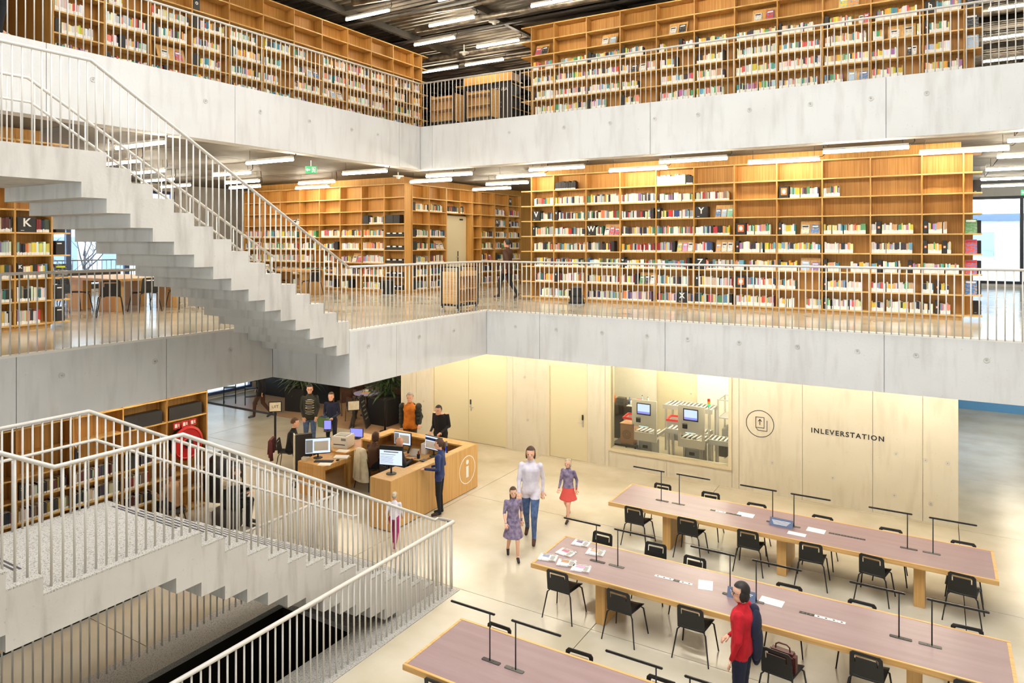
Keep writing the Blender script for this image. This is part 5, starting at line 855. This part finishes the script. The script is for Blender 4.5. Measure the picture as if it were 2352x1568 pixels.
rt_ = thing('reading_table', 'oak reading table with block legs by the blue-framed window', 'table', (-16.45, 9.9, ZM)); bbox('table_top', (-2.1, -.85, .70), (.5, .85, .76), 'oak_table', rt_, .006)
for x, y in ((-.35, -.63), (-.3, .76), (-1.7, -.63), (-1.7, .76)): bbox('leg', (x, y-.1, 0), (x+.68, y+.1, .70), 'oak_desk', rt_, .004)
MCH = [(-17.0, 8.75, 0, 'first'), (-15.65, 9.6, 1.5, 'second'), (-15.6, 10.5, 1.6, 'third'), (-17.2, 11.1, 3.1, 'fourth'), (-18.9, 9.6, -1.6, 'fifth'), (-15.3, 8.6, 1.1, 'sixth')]
for x, y, r, n in MCH: chair(x, y, r, 'black shell chair, %s around the oak table by the blue-framed window' % n, ZM, 'black chairs on the middle floor')
rt2 = thing('reading_table', 'oak table with blue-black chairs in front of the corner bookcase', 'table', (-17.2, 15.5, ZM)); bbox('table_top', (-1.1, -.5, .7), (1.1, .5, .76), 'oak_table', rt2, .006); [bbox('leg', (x-.08, -.4, 0), (x+.08, .4, .7), 'oak_desk', rt2, .004) for x in (-.7, .7)]
for x, y, r, n in [(-16.0, 15.0, 1.3, 'nearest'), (-17.2, 14.75, 0, 'second'), (-18.0, 14.8, .1, 'third')]: chair(x, y, r, 'dark shell chair, %s at the table before the corner bookcase' % n, ZM, 'black chairs on the middle floor')
bn = thing('bench_seat', 'low dark upholstered bench by the window of the middle floor', 'bench', (-19.6, 10.6, ZM)); bbox('seat_pad', (-.3, -.9, .36), (.3, .9, .46), 'charcoal', bn, .03); bbox('back_pad', (-.42, -.9, .5), (-.3, .9, .85), 'charcoal', bn, .03); [obj('leg', MB().tube([(x, y, .36), (x*1.1, y*1.03, 0)], .012, 6), 'black', bn) for x in (-.25, .25) for y in (-.8, .8)]
rc = thing('round_stool', 'round blue-seated stool near the far ground floor glazing', 'stool', (2.9, 25.2, 0)); obj('seat', MB().lathe([(.3, .38), (.3, .42), (.28, .44)], 24), 'tile_blue', rc); obj('pedestal', MB().lathe([(.2, 0), (.2, .02), (.04, .04), (.04, .38)], 14), 'steel', rc)
fs = thing('low_bookcase', 'low grey bookcase at the far end of the middle floor', 'bookcase', (2.3, 22.0, ZM)); cube('body', (0, 0, 0), (.8, .35, 1.1), 'grey', fs); [cube('shelf_board', (-.02, -.02, .05+.35*k), (.82, .36, .08+.35*k), 'oak_edge', fs) for k in range(4)]
# ---------------------------------------------------------------- outside
og = thing('ground_outside', 'pale pavement outside the building', 'pavement', kind='structure')
for lo, hi in [((-70, -30, -.4), (XW-.3, 80, -.36)), ((XE+.3, -30, -.4), (50, 80, -.36)), ((XW-.3, YN+.3, -.4), (XE+.3, 80, -.36)), ((XW-.3, -30, -.4), (XE+.3, YS-.3, -.36))]: cube('paving', lo, hi, 'pavement', og)
def house(label, x0, x1, y0, y1, h, wins):
    t = thing('brick_building', label, 'building', (0, 0, 0), 0, 'buildings outside'); cube('walls', (x0, y0, -.36), (x1, y1, h), 'brick_far', t); cube('roof', (x0-.2, y0-.2, h), (x1+.2, y1+.2, h+.3), 'roof_far', t)
    for (ax, at, a, b, z0, z1) in wins:
        if ax == 0: f = cube('window_frame', (at, a-.08, z0-.08), (at+.05, b+.08, z1+.08), 'white', t); cube('pane', (at+.02, a, z0), (at+.09, b, z1), 'pane_far', t)
        else: f = cube('window_frame', (a-.08, at-.05, z0-.08), (b+.08, at, z1+.08), 'white', t); cube('pane', (a, at-.09, z0), (b, at-.02, z1), 'pane_far', t)
house('pale brick building seen through the far glazing', -6, 12, 38, 46, 6.9, [(1, 38, 1.2+2.1*k, 2.2+2.1*k, 5.3, 6.4) for k in range(3)]+[(1, 38, 3.3, 3.9, 1, 5.0)])
house('pale house with blue windows seen through the left window', -44, -34, 2, 13, 7.5, [(0, -34, 3+2.2*k, 4.1+2.2*k, z, z+1.5) for k in range(4) for z in (1.2, 4.4)])
house('long pale block beyond the trees at the left window', -46, -36, 14, 34, 9, [(0, -36, 15+2.4*k, 16.2+2.4*k, z, z+1.6) for k in range(7) for z in (1.2, 4.6)])
def tree(label, x, y, h, seed):
    r = random.Random(seed); t = thing('bare_tree', label, 'tree', (x, y, -.36), 0, 'bare trees outside'); obj('trunk', MB().tube([(0, 0, 0), (.05, .03, h*.35), (0, .1, h*.7)], [.11, .08, .04], 7), 'bark', t, smooth=True)
    for i in range(14):
        a = r.uniform(0, 6.28); z = h*r.uniform(.3, .7); L = r.uniform(.8, 1.9); q = MB(); e = Vector((math.cos(a)*L*.7, math.sin(a)*L*.7, z+L*.8)); q.tube([(0, .05, z), tuple(Vector((0, .05, z)).lerp(e, .5)+Vector((0, 0, -.1))), tuple(e)], [.035, .022, .008], 5)
        for k in range(3): b = r.uniform(0, 6.28); p = Vector((0, .05, z)).lerp(e, r.uniform(.4, .9)); q.tube([tuple(p), (p.x+math.cos(b)*.5, p.y+math.sin(b)*.5, p.z+.5)], [.012, .005], 4)
        obj('branch', q, 'bark', t)
tree('bare tree outside the left window, nearer the K bookcase', -28.0, 12.6, 8, 1); tree('bare tree outside the left window, farther from the K bookcase', -29.0, 15.2, 8.5, 2); tree('bare tree outside behind the upper stair', -28.5, 18.4, 8, 3)
bal = thing('balcony_rail', 'steel balcony railing outside the blue-framed window', 'railing', (-24.6, 0, 4.3)); cube('balcony_slab', (-.6, 4, -.3), (.7, 16, -.02), 'concrete', bal); cube('top_bar', (-.02, 4, 1.0), (.02, 16, 1.04), 'grey', bal); [cube('baluster', (-.008, 4.1+.16*k-.008, 0), (.008, 4.1+.16*k+.008, 1.0), 'grey', bal) for k in range(74)]
# ---------------------------------------------------------------- people: one continuous body each (bones -> fused surface), hair and accessories as parts
STAND = dict(pel=(0, 0, .95), wai=(0, .0, 1.12), che=(0, .0, 1.32), nkb=(0, -.015, 1.465), hed=(0, .02, 1.60),
  shL=(-.175, -.01, 1.405), elL=(-.225, -.04, 1.12), wrL=(-.225, .05, .87), shR=(.175, -.01, 1.405), elR=(.225, -.04, 1.12), wrR=(.225, .05, .87),
  hiL=(-.09, 0, .92), knL=(-.1, .02, .5), anL=(-.1, -.02, .085), toL=(-.12, .15, .035), hiR=(.09, 0, .92), knR=(.1, .02, .5), anR=(.1, -.02, .085), toR=(.12, .15, .035))
WALK = dict(STAND, knL=(-.09, .2, .52), anL=(-.09, .22, .10), toL=(-.1, .38, .06), knR=(.09, -.02, .5), anR=(.1, -.3, .13), toR=(.11, -.16, .035), elL=(-.22, -.12, 1.14), wrL=(-.22, -.08, .9), elR=(.22, .03, 1.13), wrR=(.2, .2, .95))
SIT = dict(STAND, pel=(0, 0, .5), wai=(0, .02, .67), che=(0, .06, .87), nkb=(0, .08, 1.02), hed=(0, .13, 1.15), shL=(-.175, .06, .96), elL=(-.23, .14, .7), wrL=(-.16, .38, .76), shR=(.175, .06, .96), elR=(.23, .14, .7), wrR=(.16, .38, .76),
  hiL=(-.09, .02, .5), knL=(-.12, .42, .52), anL=(-.12, .4, .085), toL=(-.13, .56, .035), hiR=(.09, .02, .5), knR=(.12, .42, .52), anR=(.12, .4, .085), toR=(.13, .56, .035))
BONES = [('pel', 'wai', .125, .115, 'hip'), ('wai', 'che', .115, .13, 'top'), ('che', 'nkb', .12, .06, 'top'), ('nkb', 'hed', .052, .05, 'neck')]
for s in 'LR': BONES += [('che', 'sh'+s, .085, .055, 'shd'), ('sh'+s, 'el'+s, .055, .043, 'sleeve'), ('el'+s, 'wr'+s, .043, .03, 'fore'), ('pel', 'hi'+s, .11, .095, 'leg'), ('hi'+s, 'kn'+s, .092, .062, 'leg'), ('kn'+s, 'an'+s, .058, .038, 'leg'), ('an'+s, 'to'+s, .045, .036, 'shoe')]
def person(label, loc, rot, h, pose, cols, hair='darkhair', hairstyle='short', fat=1., skirt=None, glasses=False, face=0., z=0., stripe=False, skin='skin'):
    P = {k: Vector(v) for k, v in pose.items()}; sc = h/1.72; bm = MB(); segs = []
    for a, b, r0, r1, tg in BONES:
        A, B = P[a], P[b]; f = fat if tg in ('hip', 'top', 'leg', 'sleeve') else 1.; n = 5 if (B-A).length > .12 else 3; segs.append((A, B, tg, r0*f))
        for i in range(n+1):
            t = i/n; r = (r0+(r1-r0)*t)*f
            if tg in ('hip', 'top'): bm.ball(A.lerp(B, t), (r*1.28, r*.9, r*.9), 12, 8)
            else: bm.ball(A.lerp(B, t), r, 10, 7)
        if tg not in ('hip', 'top'): bm.tube([A, B], [r0*f*.97, r1*f*.97], 10)
    hd = P['hed']; s0 = len(bm.v); bm.ball((0, 0, .035), (.083, .1, .11), 16, 12); bm.ball((0, .028, -.05), (.062, .067, .066), 14, 8); bm.ball((0, .106, -.005), (.013, .02, .024), 8, 6); bm.ball((0, .085, -.05), (.026, .012, .01), 8, 5)
    for s in (-1, 1): bm.ball((s*.077, -.005, .0), (.012, .024, .032), 8, 6)
    bm.xf(Matrix.Translation(hd+Vector((0, 0, .02))) @ Matrix.Rotation(face, 4, 'Z'), s0)
    if skirt: bm.lathe([(.26, skirt[0]), (.2, (skirt[0]+.95)/2), (.14, .98)], 18, (P['pel'].x, P['pel'].y, 0)) if pose is not SIT else None
    me = bm.mesh('tmp', []); o = bpy.data.objects.new('tmp', me); COL.objects.link(o); md = o.modifiers.new('r', 'REMESH'); md.mode = 'VOXEL'; md.voxel_size = .0125; sm = o.modifiers.new('s', 'SMOOTH'); sm.iterations = 3; sm.factor = .5
    dg = bpy.context.evaluated_depsgraph_get(); body = bpy.data.meshes.new_from_object(o.evaluated_get(dg)); bpy.data.objects.remove(o)
    co_ = np.empty(len(body.vertices)*3); body.vertices.foreach_get('co', co_); co_ = co_.reshape(-1, 3); loops = np.empty(len(body.loops), int); body.loops.foreach_get('vertex_index', loops); st = np.empty(len(body.polygons), int); body.polygons.foreach_get('loop_start', st)
    ctr = (co_[loops[st]]+co_[loops[st+1]]+co_[loops[st+2]])/3; best = np.full(len(ctr), 9.); idx = np.zeros(len(ctr), int)
    tags = ['skin', 'top', 'leg', 'shoe']; mp = {'hip': 2, 'top': 1, 'shd': 1, 'neck': 0, 'sleeve': 4 if 'sleeve' in cols else 1, 'fore': (4 if 'sleeve' in cols else 1) if cols.get('long', True) else 0, 'leg': 0 if cols.get('bare') else 2, 'shoe': 3}
    for A, B, tg, r in segs:
        d = B-A; L2 = d.length_squared+1e-9; t = np.clip(((ctr-np.array(A)) @ np.array(d))/L2, 0, 1); q = np.linalg.norm(ctr-(np.array(A)+t[:, None]*np.array(d)), axis=1)-r*.6; k = q < best; best[k] = q[k]; idx[k] = mp[tg]
        if tg == 'hip': idx[k & (ctr[:, 2] > P['pel'].z-cols.get('hem', .02))] = 1
    idx[ctr[:, 2] > hd.z-.075-.5*max(0, .0)] = 0
    if cols.get('turtle'): idx[(ctr[:, 2] > P['nkb'].z) & (ctr[:, 2] < hd.z-.075)] = 1
    if 'hem' in cols: idx[(idx == 2) & (ctr[:, 2] > P['pel'].z-cols['hem']) & (pose['knL'][2] < pose['hiL'][2]-.2)] = 1
    if skirt: idx[(ctr[:, 2] < .96) & (ctr[:, 2] > skirt[0]-.01) & (np.hypot(ctr[:, 0], ctr[:, 1]) > .0)] = 2
    if skirt: idx[(ctr[:, 2] >= .9) & (ctr[:, 2] < 1.25) & (idx == 0) & (abs(ctr[:, 0]) < .17)] = 1
    for m in (skin, cols['top'], cols['leg'], cols.get('shoe', 'shoe'), cols.get('sleeve', cols['top'])): body.materials.append(MATS[m])
    body.polygons.foreach_set('material_index', idx.astype(np.int32)); body.polygons.foreach_set('use_smooth', np.ones(len(st), bool)); body.name = 'person'
    # hands: palm and five bent fingers, joined to the body mesh
    hb = MB()
    for s, sg in (('L', -1), ('R', 1)):
        w, e = P['wr'+s], P['el'+s]; d = (w-e).normalized(); side = d.cross(Vector((0, 0, 1)) if abs(d.z) < .9 else Vector((0, 1, 0))).normalized(); nrm = side.cross(d).normalized(); M = Matrix((side, d, nrm)).transposed().to_4x4(); M.translation = w; s0 = len(hb.v)
        hb.ball((0, .045, 0), (.04, .055, .016), 10, 6)
        for k, (x, L) in enumerate([(-.03, .062), (-.01, .072), (.011, .068), (.03, .052)]): hb.tube([(x, .085, 0), (x*1.1, .085+L*.5, -.006), (x*1.1, .085+L*.9, -.026)], [.0095, .0088, .007], 6)
        hb.tube([(-.03*1.0, .025, 0), (-.058, .058, -.008), (-.06, .088, -.02)], [.012, .01, .008], 6); hb.xf(M, s0)
    b2 = bmesh.new(); b2.from_mesh(body); hm = hb.mesh('hand', skin, True); b2.from_mesh(hm); b2.to_mesh(body); b2.free(); bpy.data.meshes.remove(hm)
    t = tag(link('person', body, None, (loc[0], loc[1], loc[2] if len(loc) > 2 else 0), rot, (sc, sc, sc)), label, 'person', None)
    Mh = Matrix.Translation(hd+Vector((0, 0, .02))) @ Matrix.Rotation(face, 4, 'Z'); hm = MB()
    if hairstyle != 'bald':
        hm.ball((0, -.014, .047), (.092, .109, .113), 18, 14)
        keep = [f for f in hm.f if all(not (hm.v[i][1] > .045 and hm.v[i][2] < .085) and hm.v[i][2] > (-.03 if hairstyle != 'thin' else .0) and not (hm.v[i][1] > .0 and hm.v[i][2] < .03) for i in f)]
        hm.f = keep; hm.m = [0]*len(keep)
        if hairstyle == 'long': hm.ball((0, -.075, -.06), (.078, .035, .16), 12, 8); hm.ball((-.065, -.03, -.06), (.022, .05, .12), 8, 6); hm.ball((.065, -.03, -.06), (.022, .05, .12), 8, 6)
        if hairstyle == 'bob':
            hm.ball((0, -.055, -.02), (.09, .06, .085), 12, 8); hm.ball((-.078, -.005, -.01), (.02, .045, .075), 8, 6); hm.ball((.078, -.005, -.01), (.02, .045, .075), 8, 6)
        if hairstyle == 'pony': hm.ball((0, -.13, .02), (.03, .04, .07), 8, 6)
        hm.xf(Mh); obj('hair', hm, hair, t, smooth=True)
    em = MB()
    for s in (-1, 1): em.ball((s*.033, .092, .024), (.011, .008, .007), 8, 6)
    em.xf(Mh); obj('eyes', em, 'black', t)
    if glasses:
        g = MB()
        for s in (-1, 1): ring(g, (s*.031, .102, .02), .024, .004, 1, .003, 14); g.tube([(s*.055, .1, .022), (s*.08, .0, .022)], .002, 4)
        g.tube([(-.008, .104, .022), (.008, .104, .022)], .002, 4); g.xf(Mh); obj('glasses', g, 'black', t)
    return t
def blob(t, name, balls, m, smooth=True):
    q = MB(); [q.ball(c, r, 14, 9) for c, r in balls]; return obj(name, q, m, t, smooth=smooth)
PI = math.pi
RED = dict(STAND, wrR=(.12, .2, .98), elR=(.23, .0, 1.13), wrL=(-.25, .06, .88), elL=(-.26, -.03, 1.13)); rwm = person('person in a red turtleneck and dark trousers standing at the middle table', (-2.06, 8.95), 1.5, 1.66, RED, dict(top='red_cloth', leg='navy', turtle=True, hem=.1), 'darkhair', 'bob', 1.24, glasses=True, face=.6)
blob(rwm, 'coat', [((.1, -.14, 1.22), (.15, .07, .2)), ((.12, -.15, 1.0), (.13, .075, .24)), ((.16, -.1, 1.38), (.09, .07, .07)), ((.2, -.12, .85), (.07, .07, .2))], 'navy')
person('person in a white blouse and blue jeans walking through the hall', (-6.93, 12.25), PI+TH-.15, 1.8, WALK, dict(top='whiteblouse', leg='jeans', hem=.14, shoe='brown'), 'brownhair', 'bob', 1.12)
person('child in a lilac patterned dress walking beside the white blouse', (-6.80, 11.35), PI+TH+.1, 1.3, WALK, dict(top='lilac', leg='lilac', bare=True, long=False), 'brownhair', 'long', 1.0, skirt=(.55,))
person('child in a purple patterned top and coral skirt crossing the hall', (-6.72, 13.5), PI+TH-.5, 1.28, WALK, dict(top='lilac', leg='coral', bare=True), 'fur', 'bob', 1.05, skirt=(.62,))
nv = person('person in a navy top and black trousers leaning on the counter', (-9.22, 12.3), PI/2+.35, 1.62, dict(STAND, wrR=(.2, .25, 1.05), wrL=(-.16, .3, 1.1), knL=(-.07, .02, .5), anL=(-.07, -.02, .085), toL=(-.09, .15, .035)), dict(top='navy_top', leg='blackcloth', hem=.12), 'brownhair', 'pony', 1.0)
person('child in magenta trousers beyond the stair rail, beside the counter', (-9.0, 10.55), .4, 1.05, WALK, dict(top='whiteblouse', leg='magenta', shoe='white'), 'fur', 'short', 1.1)
mj = person('person in a dark green jacket and striped jumper with glasses, queueing', (-15.44, 14.4), PI+.8, 1.79, dict(STAND, wrL=(-.17, .1, .9), wrR=(.17, .1, .9)), dict(top='olive', leg='jeans', hem=.16), 'darkhair', 'short', 1.16, glasses=True)
cv = MB(); [cv.ball((0, .045, z), (.13, .125, .05), 14, 6) for z in (1.0, 1.07, 1.14, 1.21, 1.28, 1.34)]; obj('jumper', cv, 'cream', mj, smooth=True)
for k in range(9): q = MB(); zz = 1.0+.044*k; q.lathe([(.116, zz-.012), (.119, zz), (.116, zz+.012)], 18, (0, .056, 0)); obj('jumper_stripe', q, 'blackcloth', mj)
gm = person('person with long brown hair and navy coat looking into a green bag', (-14.68, 14.5), PI+.5, 1.66, dict(STAND, wrL=(-.1, .26, 1.05), wrR=(.1, .26, 1.05), hed=(0, .05, 1.585)), dict(top='navy', leg='blackcloth', hem=.3), 'brownhair', 'long', 1.0)
hb_ = thing('hand_bag', 'green cloth bag held open by the person with long hair', 'bag', (-14.68, 14.2, .74)); obj('bag_body', MB().prism([(-.16, .02), (.16, .02), (.2, .2), (.14, .3), (-.14, .3), (-.2, .2)], 1, -.06, .06), 'bag_green', hb_); cube('bag_lining', (-.12, -.05, .3), (.12, .05, .31), 'navy_top', hb_)
person('person in a black hoodie seated at the terminal, back to the stair', (-14.5, 12.85), -.95, 1.72, SIT, dict(top='blackcloth', leg='blackcloth'), 'brownhair', 'thin', 1.15)
chair(-14.55, 12.8, -.95, 'black shell chair under the person in the black hoodie', 0, 'black chairs around the counter')
jk = thing('burgundy_jacket', 'burgundy jacket hung over the chair of the person in the black hoodie', 'jacket', (-14.62, 12.66, 0), -.95); q = MB(); s0 = 0
q.prism([(-.24, .5), (-.1, .42), (.06, .46), (.22, .38), (.24, .74), (.18, .83), (-.18, .83), (-.25, .76)], 1, -.27, -.2); obj('jacket_body', q, 'burgundy', jk); [obj('jacket_fold', MB().tube([(x, -.275, .8), (x*1.1, -.29, .46)], .02, 6), 'burgundy', jk) for x in (-.16, -.05, .07, .17)]; obj('jacket_sleeve', MB().tube([(.2, -.24, .76), (.27, -.2, .55), (.26, -.18, .32)], [.05, .05, .045], 8), 'burgundy', jk, smooth=True)
om = person('person in an ochre jumper and open dark jacket behind the counter', (-12.24, 14.99), PI+TH-.1, 1.8, dict(STAND, wrL=(-.3, .2, 1.0), elL=(-.3, 0, 1.15)), dict(top='ochre', leg='brown', hem=.1, sleeve='olive'), 'greyhair', 'thin', 1.2)
blob(om, 'jacket', [((s*.215, -.03, 1.40-.1*k), (.085, .125, .09)) for s in (-1, 1) for k in range(5)]+[((0, -.1, 1.3), (.18, .06, .2)), ((0, -.1, 1.05), (.18, .06, .2))], 'olive')
person('person in a long black coat and dark cap bending over the counter', (-11.17, 14.94), PI+TH-.35, 1.7, dict(STAND, hed=(0, .14, 1.52), nkb=(0, .08, 1.44), wrL=(-.15, .3, 1.02), wrR=(.15, .3, 1.02)), dict(top='blackcloth', leg='blackcloth', hem=.4), 'darkhair', 'short', 1.25)
person('person with brown bun and brown cardigan seated at the counter', (-11.75, 12.95), -.1, 1.68, SIT, dict(top='brown', leg='blackcloth'), 'brownhair', 'bob', 1.1)
chair(-11.75, 12.85, -.1, 'black shell chair under the person with the brown bun', 0, 'black chairs around the counter')
cc_ = thing('cream_coat', 'cream coat draped over the chair at the counter', 'coat', (-11.8, 12.62, 0), -.15); q = MB(); ns = 14
for zz, w, dep in [(.22, .27, .10), (.35, .25, .10), (.6, .22, .09), (.85, .2, .07), (.98, .17, .05), (1.0, .1, .03)]:
    for j in range(ns): a = 2*PI*j/ns; q.v.append((math.cos(a)*w*(1+.07*math.sin(5*a)*(1-zz)), math.sin(a)*dep*(1+.12*math.sin(4*a)), zz))
for i in range(5):
    for j in range(ns): q.f.append((i*ns+j, i*ns+(j+1) % ns, (i+1)*ns+(j+1) % ns, (i+1)*ns+j)); q.m.append(0)
q.f.append(tuple(range(5*ns, 6*ns))); q.m.append(0); obj('draped_cloth', q, 'cream', cc_, smooth=True); obj('fold', MB().tube([(-.1, -.11, .95), (-.12, -.13, .3)], [.012, .025], 6).tube([(.08, -.1, .95), (.1, -.13, .3)], [.012, .025], 6), 'cream', cc_, smooth=True)
person('person with shaved head and dark grey hoodie seated at the counter', (-10.95, 12.85), -.25, 1.7, SIT, dict(top='greycloth', leg='blackcloth'), 'darkhair', 'bald', 1.2)
chair(-10.95, 12.75, -.25, 'black shell chair under the person with the shaved head', 0, 'black chairs around the counter')
person('person in brown clothes walking before the far end of the middle gallery', (-10.43, 17.1, ZM), PI/2, 1.65, WALK, dict(top='brown', leg='blackcloth', hem=.2), 'darkhair', 'short', 1.15, skin='skin2')
person('person in black leggings standing on the upper gallery at the left edge', (-12.0, 5.05, ZU), 0.2, 1.7, dict(STAND, knR=(.06, .06, .5), anR=(.05, .02, .085), toR=(.06, .18, .035)), dict(top='blackcloth', leg='blackcloth', shoe='skin2'), 'darkhair', 'long', 1.0)
person('person in dark clothes walking past the cafe bar', (-19.5, 16.05), 2.2, 1.75, WALK, dict(top='blackcloth', leg='brown', shoe='greycloth', hem=.2), 'darkhair', 'short', 1.15, skin='skin2')
sf = person('person in a black coat with fur collar seated with back to the stair', (-12.6, 9.55), -.9, 1.66, SIT, dict(top='blackcloth', leg='blackcloth'), 'brownhair', 'long', 1.2)
blob(sf, 'fur_collar', [((math.cos(a)*.17, .05+math.sin(a)*.13, .98+.02*math.sin(3*a)), (.08, .08, .07)) for a in np.linspace(0, 6.28, 13)[:-1]]+[((0, -.06, .93), (.2, .1, .1))], 'fur'); pf = thing('pouffe', 'round dark pouffe under the person in the fur collar', 'pouffe', (-12.6, 9.5, 0)); obj('cushion', MB().lathe([(.25, 0), (.3, .05), (.3, .36), (.25, .41), (.02, .42)], 24), 'charcoal', pf, smooth=True)
person('person in dark clothes crouching at the ground-floor bookcase', (-13.55, 8.95), PI/2+.2, 1.6, SIT, dict(top='tan', leg='blackcloth'), 'brownhair', 'short', 1.05, skin='skin2')
kb_ = thing('low_stool', 'low stool under the person at the ground-floor bookcase', 'stool', (-13.5, 8.95, 0)); obj('seat', MB().lathe([(.18, .34), (.2, .38), (.18, .41)], 18), 'charcoal', kb_); [obj('leg', MB().tube([(.1*a, .1*b, .35), (.16*a, .16*b, 0)], .012, 6), 'black', kb_) for a in (-1, 1) for b in (-1, 1)]
dup = [k for k, v in LABELS.items() if len(v) > 1]; long_ = [k for k in LABELS if len(k.split()) > 16]
print('DUP LABELS', len(dup), dup[:6], 'LONG', len(long_), long_[:6])
